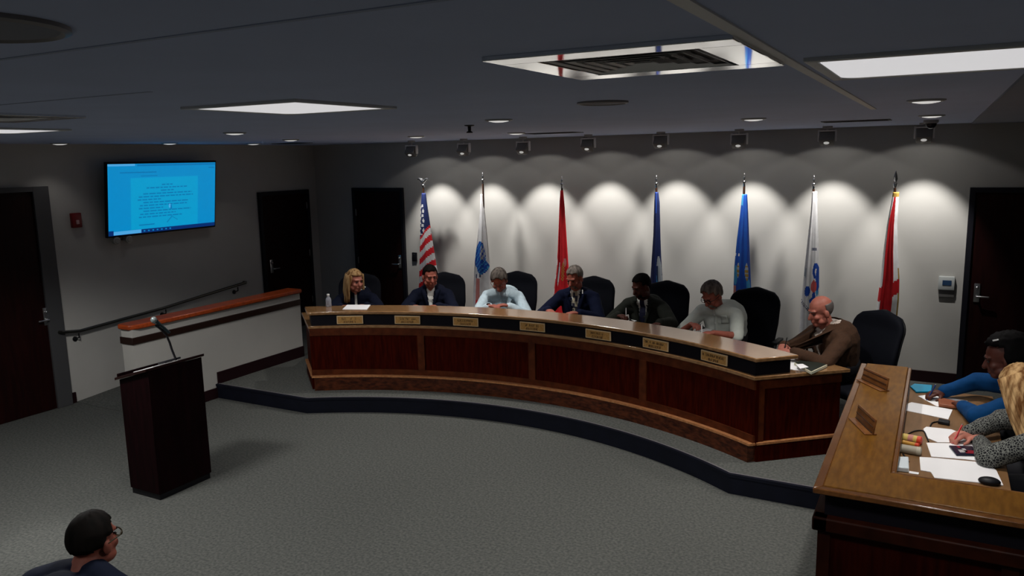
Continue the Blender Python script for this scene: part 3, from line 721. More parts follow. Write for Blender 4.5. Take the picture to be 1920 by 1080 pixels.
def person(label, toppx, rhead=None, fixed=None, face=0, lean=20, hyaw=0, hpitch=20, hroll=0, hL=None, hR=None, base=ZP, spec=None, seat=.50, curlL=35, curlR=45, twist=0, hs=1.10, wide=1.0):
    sp = spec; k = 1.05; l = R(lean)
    u = V((0, math.sin(l), math.cos(l))); fw = V((0, math.cos(l), -math.sin(l)))
    hip = V((0, 0, seat+.185)); 
    S = hip+u*.475*k; N = hip+u*.53*k+fw*.015
    lh = l*.75; nk = V((0, math.sin(lh+.25), math.cos(lh+.25)))
    HCo = N+nk*sp.get('neck', .155)*k
    Rh = M.Rotation(R(hyaw), 3, 'Z') @ M.Rotation(R(-hpitch), 3, 'X') @ M.Rotation(R(hroll), 3, 'Y')
    def h2l(p): return HCo+Rh @ (V(p)*hs)
    topl = max((h2l((0, y, math.sqrt(max(0, 1-((y+.012)/.1)**2))*.098+.03)) for y in (-.08, -.05, -.02, .01, .04, .07)), key=lambda p: p.z)
    # place the person so that the top of the head stands where it is seen
    if rhead is not None:
        d = ray(*toppx); o = -V((CC[0], CC[1])); a = d.x**2+d.y**2; b = 2*(o.x*d.x+o.y*d.y); c = o.x**2+o.y**2-rhead**2
        t = (-b+math.sqrt(b*b-4*a*c))/(2*a); tw = EYE+d*t
    else: tw = fixed
    rz = PI-math.atan2(tw.x-CC[0], tw.y-CC[1])+R(face) if rhead is not None else R(face)
    RZ = M.Rotation(rz, 3, 'Z')
    dz = (tw.z-base)-topl.z                      # stretch the spine a little to reach the seen height
    for q in (S, N, HCo): q.z += dz
    hip = hip+V((0, 0, dz*.15))
    loc = V((tw.x, tw.y, base))-RZ @ V((topl.x, topl.y, 0))
    root = thing('person', label, 'person', loc, rz, sp.get('group'))
    inv = lambda p: RZ.transposed() @ (V(p)-loc)
    HW = .192*wide*k; ua, fa = .30*k, .265*k
    tg = [inv(hR) if hR is not None else V((.17, .43, .79)), inv(hL) if hL is not None else V((-.17, .43, .79))]
    if hR is None: tg[0] = V((.15, .50, ZL-base+.085))
    if hL is None: tg[1] = V((-.15, .50, ZL-base+.085))
    tg = [tg[0], tg[1]]; arms = []
    # local +X is the person's right
    sh = [S-u*.055+V((HW, .02, 0)), S-u*.055+V((-HW, .02, 0))]
    for i, s in ((0, 1), (1, -1)):
        E_, W_ = ik(sh[i], tg[i], ua, fa, (s*.62, -.30, sp.get('pole', -.45))); arms.append((sh[i], E_, W_))
    m = MB()
    # head
    m.ell(h2l((0, -.012, .028)), V((.077, .097, .092))*hs, Rh); m.ell(h2l((0, .020, -.035)), V((.063, .072, .088))*hs, Rh)
    m.ell(h2l((0, .055, -.098)), V((.036, .034, .027))*hs, Rh); m.cap(h2l((0, .088, .0)), h2l((0, .107, -.036)), .011*hs, .0165*hs)
    m.ell(h2l((0, .076, .022)), V((.056, .018, .013))*hs, Rh)
    for s in (-1, 1):
        m.ell(h2l((s*.036, .062, -.035)), V((.027, .025, .024))*hs, Rh); m.ell(h2l((s*.080, -.008, -.022)), V((.011, .022, .034))*hs, Rh)
        m.ell(h2l((s*.050, .022, -.075)), V((.022, .045, .028))*hs, Rh)
    m.ell(h2l((0, .088, -.066)), V((.024, .011, .0075))*hs, Rh); m.ell(h2l((0, .086, -.079)), V((.021, .011, .0075))*hs, Rh)
    m.cap(N-u*.05, h2l((0, -.02, -.06)), .060*k, .055*k); m.ell(N-u*.03, (.09, .06, .05))
    # torso, arms, legs
    belly = sp.get('belly', 1)
    m.cap(hip, hip+u*.22*k, .135*belly, .135*belly); m.ell(S-u*.14*k, (.155*wide, .105, .20)); m.cap(sh[0]-u*.02, sh[1]-u*.02, .056, .056)
    pens = []
    for i, (a, e, w) in enumerate(arms):
        m.cap(a, e, .052, .040); m.cap(e, w, .040, .027)
        d = (w-e).normalized(); dd = V((d.x, d.y, d.z*.3)).normalized()
        pens.append(hand(m, w, dd, V((0, 0, 1)), -1 if i == 0 else 1, curlR if i == 0 else curlL, 1.06))
    kn = []
    for s in (-1, 1):
        kk = V((s*.12, .44, seat+.10)); an = V((s*.13, .40, .09)); kn.append((kk, an))
        m.cap(hip+V((s*.09, 0, -.02)), kk, .085, .062); m.cap(kk, an, .060, .042); m.cap(an+V((0, -.02, -.045)), an+V((0, .14, -.055)), .04, .033)
    obj('body', blob(m, .0075, 2, .4), sp['skin'], root, smooth=True)
    # clothing
    bvS = bvG = None
    def garment(g, sleeves, torso=True):
        q = MB(); bl = belly
        if torso:
            q.cap(hip+V((.03, 0, .0)), hip+u*.22*k+V((.035, 0, 0)), .142+g, .150*bl+g); q.cap(hip-V((.03, 0, .0)), hip+u*.22*k-V((.035, 0, 0)), .142+g, .150*bl+g); q.ell(S-u*.17*k+fw*.0, (.205*wide+g, .130+g, .235)); q.cap(N+V((.03, 0, -.035)), sh[0]+u*.01, .060+g, .062+g); q.cap(N+V((-.03, 0, -.035)), sh[1]+u*.01, .060+g, .062+g)
            q.cap(sh[0]-u*.02, sh[1]-u*.02, .066+g, .066+g)
        for a, e, w in arms:
            q.cap(a, e, .066+g, .060+g)
            if sleeves == 'long': q.cap(e, e+(w-e)*.93, .060+g, .043+g)
            if sleeves == 'shirt': q.cap(e, e+(w-e)*.95, .055+g, .040+g)
            if sleeves == 'short': pass
        # folds
        return q
    def fold(b, amp, sc, seed):
        b.normal_update()
        for v in b.verts: v.co += v.normal*noise.noise(V((v.co.x*sc+seed, v.co.y*sc, v.co.z*sc*1.8)))*amp
        return b
    def open_front(b, wid, tlo, thi, neck=True):
        dl = []
        for f in b.faces:
            c = f.calc_center_median()-hip; t = c.dot(u)/k; y = c.dot(fw)
            if y > .02 and tlo < t < thi and abs(c.x-twist*t) < wid(t) and abs(c.x) < .16: dl.append(f)
            elif neck and (f.calc_center_median()-N).dot(u) > .035 and abs(c.x) < .13: dl.append(f)
        bmesh.ops.delete(b, geom=dl, context='FACES')
        loose = [v for v in b.verts if not v.link_faces]; bmesh.ops.delete(b, geom=loose, context='VERTS')
        bmesh.ops.recalc_face_normals(b, faces=b.faces)
        return b
    if sp.get('jacket'):
        if sp.get('shirt'):
            b = fold(blob(garment(.0, 'shirt'), .010, 3, .6), .004, 14, 3); open_front(b, lambda t: -1, 0, 0); bvS = BVHTree.FromBMesh(b); sh_o = obj('shirt', b, sp['shirt'], root, smooth=True, thick=.005)
        b = fold(blob(garment(.012, 'long'), .010, 3, .6), .007, 11, sp.get('seed', 1))
        w0 = sp.get('gap', .075)
        open_front(b, lambda t: max(.012, w0*(t-.02)/.5) if t > .02 else 0, .02, .62) if sp.get('shirt') else open_front(b, lambda t: -1, 0, 0)
        bvJ = BVHTree.FromBMesh(b)
        def front(t, x, bv, dflt=.15):
            o_ = hip+u*t*k+V((x, 0, 0))+fw*.6; h = bv.ray_cast(o_, -fw, .75)
            return h[0] if h[0] is not None else None
        jk = obj('jacket', b, sp['jacket'], root, smooth=True, thick=.007)
        if sp.get('lapel', True) and sp.get('shirt'):
            for s in (-1, 1):
                q = MB(); rows_ = []
                for n_ in range(13):
                    t = .08+.43*n_/12; x0 = max(.014, w0*(t-.02)/.5)+.004; off = .012+.062*min(1, n_/8)*(1 if n_ < 10 else .72 if n_ == 10 else 1)
                    row = [front(t, s*(x0+off*c), bvJ) for c in (0, .5, 1)]
                    if all(p is not None for p in row): rows_.append([p+fw*(.007+.004*c) for c, p in enumerate(row)])
                if len(rows_) > 2: q.sheet(rows_, fw*.008); obj('lapel', q, sp['jacket'], jk, smooth=True)
        if sp.get('pin'):
            obj('lapel_pin', MB().box(hip+u*.40*k+fw*.145+V((-.105, 0, 0)), (.012, .008, .045)), WHITE, jk)
    elif sp.get('shirt'):
        b = fold(blob(garment(.008, sp.get('sleeves', 'shirt')), .009, 3, .7), .008, 10, sp.get('seed', 1)); open_front(b, lambda t: -1, 0, 0)
        bvG = BVHTree.FromBMesh(b); sh_o = obj('shirt', b, sp['shirt'], root, smooth=True, thick=.005)
        if sp.get('pocket'): obj('pocket', MB().box(hip+u*.33*k+fw*.142+V((-.085, 0, 0)), (.10, .012, .11), M.Rotation(-l, 3, 'X'), bev=.004), sp['shirt'], sh_o)
    def patch(bv, pts_, off):       # rows of (t, [x...]) laid onto the garment
        rows_ = []
        for t, xs_ in pts_:
            row = []
            for x in xs_:
                h = bv.ray_cast(hip+u*t*k+V((x, 0, 0))+fw*.6, -fw, .8)
                if h[0] is None: row = None; break
                row.append(h[0]+fw*off)
            if row: rows_.append(row)
        return rows_
    if sp.get('collar'):
        q = MB(); bvx = bvS if bvS is not None else bvG
        ring = [N+u*.020+V((.064*math.cos(t), -.010+.062*math.sin(t), .004-.020*max(0, math.sin(t)))) for t in [R(-250+16*n_) for n_ in range(21)]]
        q.sheet([[p, p+u*.030+V((p.x-N.x, p.y-N.y, 0))*-.08] for p in ring], V((0, 0, .004)))
        for s in (-1, 1):
            rows_ = patch(bvx, [(.53-.012*n_, [s*(.012+.0022*n_), s*(.040+.001*n_), s*(.072-.0035*n_)]) for n_ in range(8)], .011) if bvx else []
            if len(rows_) > 2: q.sheet(rows_, fw*.006)
        obj('collar', q, sp['collar'], root, smooth=True)
    if sp.get('placket') and bvG is not None:
        q = MB(); rows_ = patch(bvG, [(.49-.02*n_, [-.018, 0, .018]) for n_ in range(22)], .006)
        if len(rows_) > 2: q.sheet(rows_, fw*.005)
        po = obj('placket', q, sp['shirt'], root, smooth=True); q = MB(); rows_ = patch(bvG, [(.46-.085*n_, [0]) for n_ in range(5)], .009)
        for r_ in rows_: q.ell(r_[0], (.006, .004, .006), n=10, m=6)
        obj('button', q, WHITE, po); q = MB(); rows_ = patch(bvG, [(.385-.02*n_, [-.14, -.115, -.09, -.065]) for n_ in range(6)], .006)
        if len(rows_) > 2: q.sheet(rows_, fw*.004); obj('pocket', q, sp['shirt'], root, smooth=True)
    if sp.get('tie') and bvS is not None:
        q = MB(); two = isinstance(sp['tie'], tuple); rows_ = []
        for n_ in range(25):
            t = .50-.44*n_/24; w = .017 if n_ == 0 else .024 if n_ < 3 else .017 if n_ == 3 else .020+.020*n_/24
            h = bvS.ray_cast(hip+u*t*k+fw*.6, -fw, .75)
            if h[0] is not None: rows_.append((h[0]+fw*.010, w))
        for n_, ((p0, w_), (p1, w1)) in enumerate(zip(rows_, rows_[1:])):
            sk = .014 if two else 0
            for c in range(2):
                if two: q.mi = ((n_+c*2)//3) % 2
                xa, xb = (-1+c), c
                lo = [p0+V((w_*xa, 0, 0)), p0+V((w_*xb, 0, 0)), p1+V((w1*xb, 0, 0)), p1+V((w1*xa, 0, 0))]
                q.hull_quads([p-fw*.010 for p in lo], lo)
        if rows_: obj('tie', q, sp['tie'][0] if two else sp['tie'], root, ang=50)
    # trousers and shoes
    q = MB(); q.cap(hip+V((0, 0, -.01)), hip+u*.06, .15*belly, .14*belly)
    for (kk, an), s in zip(kn, (-1, 1)): q.cap(hip+V((s*.09, 0, -.01)), kk, .097, .074); q.cap(kk, an+V((0, 0, .02)), .072, .062)
    obj('trousers', blob(q, .013, 3, .5), sp.get('trousers', TROU), root, smooth=True)
    q = MB()
    for kk, an in kn: q.cap(an+V((0, -.03, -.042)), an+V((0, .15, -.05)), .047, .039, flat=((0, 0, 1), .8))
    obj('shoes', blob(q, .010, 2), BLACK, root, smooth=True)
    # face features
    q = MB(); q2 = MB()
    for s in (-1, 1):
        q.ell(h2l((s*.031, .083, -.002)), V((.014, .006, .0055))*hs, Rh)
        q2.cap(h2l((s*.014, .094, .020)), h2l((s*.050, .078, .022)), .004*hs, .003*hs)
    obj('eyes', q, mat('eye_dark', (.015, .01, .01), .3), root, smooth=True); obj('eyebrows', q2, sp.get('brow', sp['hair']), root, smooth=True)
    # hair
    st = sp.get('style', 'short'); HM = sp['hair']; sd = sp.get('seed', 1)
    def to_head(mb): 
        for v in mb.b.verts: v.co = h2l(v.co)
        return mb
    if st == 'afro':
        hm = shell(lambda p: (p.y < .045 and p.z > -.115) or p.z > .075, (.125, .150, .135), (0, -.045, .030), .05, .012, sd); ho = obj('hair', to_head(hm), HM, root, smooth=True, thick=.012)
        if sp.get('clip'): obj('hair_clip', MB().box(h2l((-.07, .02, .135)), (.010, .035, .008), Rh), WHITE, ho)
    elif st in ('short', 'full', 'bald'):
        def keep(p):
            back = p.y < .005+max(0, p.z)*.35
            if st == 'bald': return (p.z < .032 and p.z > -.085 and p.y < -.002 and not (abs(p.x) < .0))
            fr = p.z > .052-.30*min(0, p.y-.02) if p.y > 0 else p.z > .0
            return (p.z > sp.get('hairline', .050) and p.y < .085) or (p.y < .045 and p.z > .0) or (p.y < .0 and p.z > -.045) or (p.y < -.045 and p.z > sp.get('nape', -.080))
        th = {'short': .006, 'full': .016, 'bald': .003}[st]
        hm = shell(keep, (.078+th, .099+th, .094+th*1.3), (0, -.012, .028), .012, .004 if st != 'bald' else .001, sd)
        ho = obj('hair', to_head(hm), HM, root, smooth=True, thick=.012)
    else:
        ln = sp.get('length', .30); q = MB(); rnd = random.Random(sd)
        hm = shell(lambda p: (p.z > .048) or (p.y < .045 and p.z > -.01) or (p.y < .0), (.090, .110, .108), (0, -.014, .03), .012, .006, sd); top_ = to_head(hm)
        vol = sp.get('vol', 1)
        for i in range(46):
            a = R(-205+230*i/45+rnd.uniform(-3, 3)); ca, sa = math.cos(a), math.sin(a)
            x0, y0 = .080*ca, -.014+.098*sa; pts_ = []; rr = []; L_ = ln*rnd.uniform(.82, 1.05); ph = rnd.uniform(0, 6)
            for j in range(8):
                t = j/7; z = .07-t*(L_+.06); sw = (1+.28*math.sin(min(1, t*1.4)*PI*.6)*vol+.04*math.sin(ph+t*7))
                if y0 > .02: sw *= 1+.05*t
                pts_.append(h2l((x0*sw, y0*(sw if y0 < 0 else 1)-.0*t, z))); rr.append((.017*(1-.55*t)+.003)*hs)
            q.tube(pts_, rr, 7)
        # let the long hair hang straight down below the jaw
        ho = obj('hair', top_, HM, root, smooth=True, thick=.012); obj('locks', q, HM, ho, smooth=True)
        if sp.get('clip'): obj('hair_clip', MB().box(h2l((.05, .045, .125)), (.012, .05, .01), Rh), WHITE, ho)
    if sp.get('beard'):
        bm_, full = sp['beard']
        def keepb(p):
            if full: return p.z < -.030 and p.y > -.02 and not (abs(p.x) < .020 and p.z > -.046 and p.y > .02) 
            return p.z < -.022 and p.y > .025 and abs(p.x) < .042 and not (abs(p.x) < .019 and -.050 < p.z < -.034)
        hm = shell(keepb, (.070, .079, .098), (0, .022, -.035), .010, .003, 4, 40, 30); obj('beard', to_head(hm), bm_, root, smooth=True, thick=.010)
    if sp.get('glasses'):
        q = MB()
        for s in (-1, 1):
            q.tube([h2l((s*.034+.024*math.cos(t), .099, -.002+.018*math.sin(t))) for t in [2*PI*i/16 for i in range(17)]], .0028, 6)
            q.tube([h2l((s*.058, .098, .004)), h2l((s*.083, .06, .004)), h2l((s*.086, -.01, -.002))], .003, 6)
        q.tube([h2l((-.011, .1, .004)), h2l((0, .105, .006)), h2l((.011, .1, .004))], .0028, 6)
        obj('glasses', q, sp['glasses'], root)
    if sp.get('cuff'):
        i = sp['cuff']; a, e, w = arms[i]; d = (w-e).normalized()
        obj('watch' if sp.get('watch') else 'shirt_cuff', MB().tube([w-d*.035, w-d*.005], [.036, .035], 16), sp['cuffm'], root, smooth=False)
    info = {'root': root, 'pens': [loc+RZ @ p for p in pens], 'rz': rz, 'loc': loc, 'RZ': RZ}
    return info
TROU = mat('cloth_trousers', (.008, .008, .012), .85)
NAVY = fabric('navy', (.004, .006, .017)); SHW = fabric('white_shirt', (.75, .76, .72), .08); 
SK1 = skin('ruddy', (.38, .115, .08)); SK2 = skin('fair', (.46, .17, .12)); SK3 = skin('brown', (.075, .019, .011)); SK4 = skin('old', (.38, .125, .088))
GREY = hairm('grey', (.135, .115, .10), (.035, .03, .027)); SILV = hairm('silver', (.24, .205, .18), (.09, .078, .07)); DKBR = hairm('dark_brown', (.0075, .0055, .0045), (.003, .0025, .002))
BLK = hairm('black', (.004, .003, .004), (.002, .002, .002)); BLON = hairm('blonde', (.50, .32, .15), (.13, .055, .018))
RH = 5.55
def hz_(px, py, z=1.0): return atz(px, py, z)
P = {}
P[1] = person('blonde woman in dark navy at the left end of the dais, looking to her left', (664, 505), RH, face=6, lean=10, hyaw=38, hpitch=6, spec=dict(
    skin=SK2, jacket=NAVY, shirt=SHW, gap=.03, lapel=False, hair=BLON, style='long', length=.27, seed=3, brow=mat('brow_brown', (.08, .04, .02), .6)))
P[2] = person('man in a dark navy suit with an open white collar before the striped flag', (806, 496), RH, face=4, lean=8, hyaw=28, hpitch=12, spec=dict(
    skin=SK1, jacket=NAVY, shirt=SHW, gap=.085, collar=SHW, hair=DKBR, style='short', seed=5))
P[3] = person('grey haired man in a light blue shirt bent over his papers', (935, 503), RH, face=4, lean=26, hyaw=6, hpitch=40, hL=hz_(954, 573), hR=hz_(918, 574), spec=dict(
    skin=SK1, shirt=fabric('light_blue', (.55, .68, .75), .12, 40), collar=mat('collar_blue', (.24, .31, .36), .8), placket=True, hair=GREY, style='full', seed=9, glasses=mat('frame_red', (.09, .012, .01), .4)))
P[4] = person('silver haired man with a goatee, navy suit and striped tie', (1077, 497), RH, face=4, lean=14, hyaw=-14, hpitch=24, hR=hz_(1028, 582), spec=dict(
    skin=SK1, jacket=fabric('navy_blue', (.004, .007, .026)), shirt=SHW, collar=SHW, gap=.085, tie=([mat('tie_cream', (.42, .38, .28), .7), mat('tie_dark', (.02, .022, .04), .7)], (0, 1, 0, 1, 0)), hair=SILV, style='short', seed=2, beard=(SILV, False), pin=True, wide=1.1, belly=1.1, brow=GREY))
P[5] = person('dark haired bearded man in a green-grey suit and navy tie', (1203, 512), RH, face=6, lean=18, hyaw=-30, hpitch=22, hR=hz_(1160, 592), hL=hz_(1236, 607), spec=dict(
    skin=SK3, jacket=fabric('green_grey', (.022, .025, .020)), shirt=SHW, collar=SHW, gap=.095, tie=mat('tie_navy', (.004, .006, .03), .6), hair=BLK, style='short', seed=6, beard=(BLK, True), cuff=1, cuffm=SHW, wide=1.05))
P[6] = person('grey haired man in a pale green short sleeved shirt, writing', (1337, 527), RH, face=2, lean=30, hyaw=-12, hpitch=34, hR=hz_(1296, 608), hL=hz_(1338, 624), curlL=60, spec=dict(
    skin=SK1, shirt=fabric('pale_green', (.62, .66, .60), .10, 12), sleeves='short', placket=True, collar=fabric('pale_green', (.42, .46, .41)), hair=SILV, style='full', seed=8, beard=(SILV, False), glasses=BLACK, belly=1.25, wide=1.12))
P[7] = person('balding man in a brown corduroy jacket writing at the right end of the dais', (1543, 553), RH, face=-16, lean=14, hyaw=-6, hpitch=16, hR=hz_(1470, 648), hL=hz_(1486, 660), curlR=60, spec=dict(
    pole=-.5, skin=SK4, jacket=mat('corduroy', (.055, .022, .008), .9, noise_amt=.45, nscale=9, stretch=(40, 4, 4)), shirt=mat('plaid_shirt', (.58, .50, .44), .85, noise_amt=.4, nscale=24), collar=mat('plaid_shirt', (.42, .36, .31)), gap=.09, hair=mat('hair_fringe', (.10, .085, .08), .6), style='bald', seed=4, cuff=1, cuffm=mat('watch_band', (.5, .47, .42), .5), watch=True, wide=1.12, belly=1.25))
bw = person('woman in a bright blue top with black hair writing at the clerk desk', None, fixed=aty(1888, 633, 6.2), face=92, lean=26, hyaw=4, hpitch=16, hR=hz_(1768, 735, .965), hL=hz_(1806, 762, .955), curlR=60, spec=dict(
    pole=.1, skin=SK3, shirt=fabric('bright_blue', (.002, .043, .145), .2, 20), sleeves='shirt', hair=BLK, style='afro', seed=12, clip=True))
yw = person('woman with long blonde hair and a dark patterned knit cardigan at the clerk desk', None, fixed=aty(1912, 684, 5.35), face=84, lean=30, hyaw=-38, hpitch=30, hR=hz_(1815, 812, .965), hL=hz_(1838, 828, .96), curlR=60, spec=dict(
    pole=.1, skin=SK2, shirt=None, jacket=None, hair=BLON, style='long', length=.34, vol=1.1, seed=21, sleeves='shirt') | {'shirt': mat('knit', (.035, .036, .034), .95)})
# flecked knit: pale flecks over charcoal
kn_ = MATS['knit']; n_ = kn_.node_tree.nodes; l_ = kn_.node_tree.links
tc = n_.new('ShaderNodeTexCoord'); vz = n_.new('ShaderNodeTexVoronoi'); vz.inputs['Scale'].default_value = 70; vz.feature = 'DISTANCE_TO_EDGE'
rp = n_.new('ShaderNodeValToRGB'); rp.color_ramp.elements[0].color = (.16, .165, .15, 1); rp.color_ramp.elements[1].color = (.008, .008, .01, 1); rp.color_ramp.elements[0].position = .06; rp.color_ramp.elements[1].position = .14
l_.new(tc.outputs['Object'], vz.inputs['Vector']); l_.new(vz.outputs['Distance'], rp.inputs['Fac']); l_.new(rp.outputs['Color'], n_['Principled BSDF'].inputs['Base Color'])
fm = person('man seen from behind at the lower left, dark hair, glasses and navy jacket', None, fixed=atz(163, 961, 1.36), face=14, lean=26, hyaw=-2, hpitch=2, base=0, hs=.97, hR=V((-2.72, 2.02, .66)), hL=V((-2.98, 2.1, .66)), spec=dict(
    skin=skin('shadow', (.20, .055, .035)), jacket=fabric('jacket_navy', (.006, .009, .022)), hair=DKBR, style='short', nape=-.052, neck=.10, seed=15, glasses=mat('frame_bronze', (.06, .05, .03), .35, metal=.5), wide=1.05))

# chairs behind the members and the clerks
CH = make_chair('office_chair', 'black high-backed office chair', 'high-backed office chairs')
CHL = {2: 'black high-backed chair of the man in the open white collar', 3: 'black high-backed chair behind the man in light blue', 4: 'black high-backed chair behind the silver haired man with the goatee',
       5: 'black high-backed chair behind the man in the green-grey suit', 6: 'black high-backed chair behind the man in pale green', 7: 'black high-backed chair behind the man in brown corduroy', 1: 'dark high-backed chair of the blonde woman at the left end of the dais'}
CHX = {1: -5, 2: 20, 3: 16, 4: 14, 5: 22, 6: 28, 7: 24}     # swivel, degrees
CHO = {1: (0, -.03), 2: (-.12, -.04), 3: (-.07, -.04), 4: (-.06, -.04), 5: (-.10, -.06), 6: (-.13, -.10), 7: (-.08, -.10)}
first = True
for k in range(1, 8):
    d = P[k]; o = d['RZ'] @ V((CHO[k][0], CHO[k][1], 0)); c = d['loc']+o
    if first: CH.location = c; CH.rotation_euler = (0, 0, d['rz']+R(CHX[k])*.4); CH['label'] = CHL[k]; first = False
    else: dup(CH, c, d['rz']+R(CHX[k])*.4, CHL[k])
for d, lab in ((bw, 'black office chair of the woman in the bright blue top'), (yw, 'black office chair of the blonde woman in the knit cardigan')):
    dup(CH, d['loc']+d['RZ'] @ V((0, -.05, 0)), d['rz'], lab)
dup(CH, fm['loc']+fm['RZ'] @ V((0, -.05, 0)), fm['rz'], 'black chair under the man at the lower left')
def pen(p, d, m, label, ln=.14):
    d = V(d).normalized(); p = V(p); a, b = p-d*.045, p+d*(ln-.045)
    t = thing('pen', label, 'pen', tuple(p))
    obj('barrel', MB().tube([a+d*.012, b], .0048, 10), m, t, world=True); obj('tip', MB().tube([a, a+d*.012], [.0012, .0046], 8), STEEL2, t, world=True)
    obj('cap', MB().tube([b, b+d*.008], [.0045, .003], 8), STEEL2, t, world=True)
pen(bw['pens'][0]+V((0, 0, .02)), (.35, .35, .8), mat('pen_blue', (.01, .03, .14), .3), 'blue pen held upright by the woman in the bright blue top')
pen(yw['pens'][0]+V((0, 0, .025)), (.3, .25, .8), mat('pen_red', (.5, .01, .02), .3), 'red pen in the hand of the blonde woman in the knit cardigan')
pen(P[7]['pens'][0]+V((0, 0, .02)), (.1, .3, .8), BLACK, 'dark pen held by the balding man in brown corduroy')
pen(P[6]['pens'][1]+V((0, 0, .02)), (-.1, .3, .8), WHITE, 'pale pen held by the man in pale green short sleeves')
pen(P[5]['pens'][0]+V((0, 0, .02)), (-.1, .25, .8), WHITE, 'pale pen held by the bearded man in the green-grey suit')
# ---------------------------------------------------------------- flags on poles
YF = 9.26
GOLD = mat('gold_fringe', (.45, .27, .06), .6); POLE = wood('pole_wood', (.05, .022, .012), (.03, .012, .006), .35, (4, 4, 1), 6)
FC = {n: mat('flag_'+n, c, .75, noise_amt=.12, nscale=14) for n, c in dict(white=(.80, .79, .79), red=(.74, .014, .024), crimson=(.60, .008, .014), navy=(.007, .018, .10), blue=(.008, .095, .46), royal=(.01, .07, .42), sky=(.06, .34, .64), ink=(.03, .05, .12), gold=(.42, .26, .05), pink=(.6, .22, .2), pale=(.42, .46, .50)).items()}
FN = list(FC); FI = {n: i for i, n in enumerate(FN)}
def flag(label, sil, top, polex, fin, pat, pleats=7, seed=0):
    """sil: (py, left px, right px) silhouette on the flag's plane; pat(t, py) -> colour, t from -1 (left) to 1 (right) on the side facing the room"""
    T = aty(*top, YF); base = aty(polex, 560, YF); X = T.x
    f = thing('flag', label, 'flag', (X, YF, ZP), 0, 'flags on poles along the back wall')
    obj('stand', MB().lathe([(.15, 0), (.15, .012), (.12, .025), (.04, .05), (.026, .07), (.026, .13)], n=28), mat('stand_brass', (.30, .2, .07), .35, metal=.9), f)
    zt = T.z-ZP
    obj('pole', MB().tube([(0, 0, .05), (0, 0, zt-.155)], .0135, 12), POLE, f)
    z = zt
    if fin == 'spear':
        m = MB().lathe([(.012, z-.17), (.018, z-.15), (.022, z-.135), (.012, z-.12), (.014, z-.11), (.021, z-.085), (.015, z-.045), (.002, z)], n=4)
        m.lathe([(.013, z-.18), (.02, z-.15), (.013, z-.12)], n=16)
    elif fin == 'eagle':
        m = MB().ell((0, 0, z-.125), .024).ell((0, 0, z-.07), (.02, .03, .035)).ell((0, -.025, z-.035), (.012, .016, .014))
        for s in (-1, 1):
            w = [(s*.01, 0, z-.075), (s*.045, 0, z-.04), (s*.075, .0, z-.03), (s*.095, 0, z-.045)]; m.tube(w, [.018, .020, .014, .004], 8)
        m.tube([(0, 0, z-.17), (0, 0, z-.10)], .010, 10)
    else:
        m = MB().ell((0, 0, z-.105), .021).tube([(0, 0, z-.17), (0, 0, z-.12)], .0125, 10); m.lathe([(.006, z-.085), (.013, z-.06), (.007, z-.04), (.004, z-.03), (.009, z-.02), (.001, z)], n=14)
    obj('finial', m, mat('finial_chrome', (.55, .55, .56), .2, metal=1), f)
    # cloth: pleated folds hanging around the pole
    pts = [(aty(l, y, YF), aty(r, y, YF), y) for y, l, r in sil]
    rows = 110; cols = 96; zs = [p[0].z for p in pts]; m = MB(); vs = []
    def at_(zw):
        for i in range(len(pts)-1):
            if zs[i] >= zw >= zs[i+1] or i == len(pts)-2:
                t = (zs[i]-zw)/(zs[i]-zs[i+1]); a, b = pts[i], pts[i+1]
                return a[0].x+(b[0].x-a[0].x)*t, a[1].x+(b[1].x-a[1].x)*t, a[2]+(b[2]-a[2])*t
    zl = min(zs[-1], .72)
    info = []
    for i in range(rows+1):
        zw = zs[0]+(zl-zs[0])*i/rows; l, r, py = at_(zw); cx_, hw_ = (l+r)/2, (r-l)/2; info.append(py)
        for j in range(cols):
            a = 2*PI*j/cols; env = min(1, i/rows*3+.15)
            rip = 1+.16*env*math.sin(pleats*a+seed+i*.012)+.06*env*math.sin((pleats*2+1)*a+seed*2)
            vs.append((cx_-X+hw_*math.cos(a)*(1+.05*env*math.sin(3*a+seed)), min(.20, hw_*.72*math.sin(a)*rip), zw-ZP))
    fs = []; mi = []
    for i in range(rows):
        for j in range(cols):
            fs.append((i*cols+j, i*cols+(j+1) % cols, (i+1)*cols+(j+1) % cols, (i+1)*cols+j))
            a = 2*PI*(j+.5)/cols; t = math.cos(a); back = math.sin(a) > 0
            mi.append(FI[pat(t*(1 if not back else 1), info[i]+(info[min(i+1, rows)]-info[i])*.5, back)])
    fs += [tuple(range(cols)), tuple(range(rows*cols, rows*cols+cols))]; mi += [mi[0], mi[-1]]
    b = m.b; V_ = [b.verts.new(p) for p in vs]
    for q, i in zip(fs, mi):
        F = b.faces.new([V_[k] for k in q]); F.material_index = i
    cl = obj('cloth', m, [FC[n] for n in FN], f, smooth=True)
    return f, cl
def inell(t, y, ct, cy, rt, ry): return ((t-ct)/rt)**2+((y-cy)/ry)**2 < 1
def us(t, y, bk):
    q = y+t*9
    if y < 448-(t+1)*13:
        for k in range(7):
            if inell(t, y, -.05+.25*((k % 2)*2-1)*.5, 386+k*9, .33, 3.2) or inell(t, y, -.75, 388+k*10, .2, 2.6): return 'white'
        return 'navy'
    return 'red' if int((y+t*13-440)//11.5) % 2 else 'white'
flag('striped flag with white stars on blue under an eagle finial, left end of the row', [(362, 791, 798), (380, 790, 800), (440, 789, 808), (500, 788.5, 817), (560, 787, 826), (640, 785, 834)], (793, 331), 797, 'eagle', us, 5, 1)
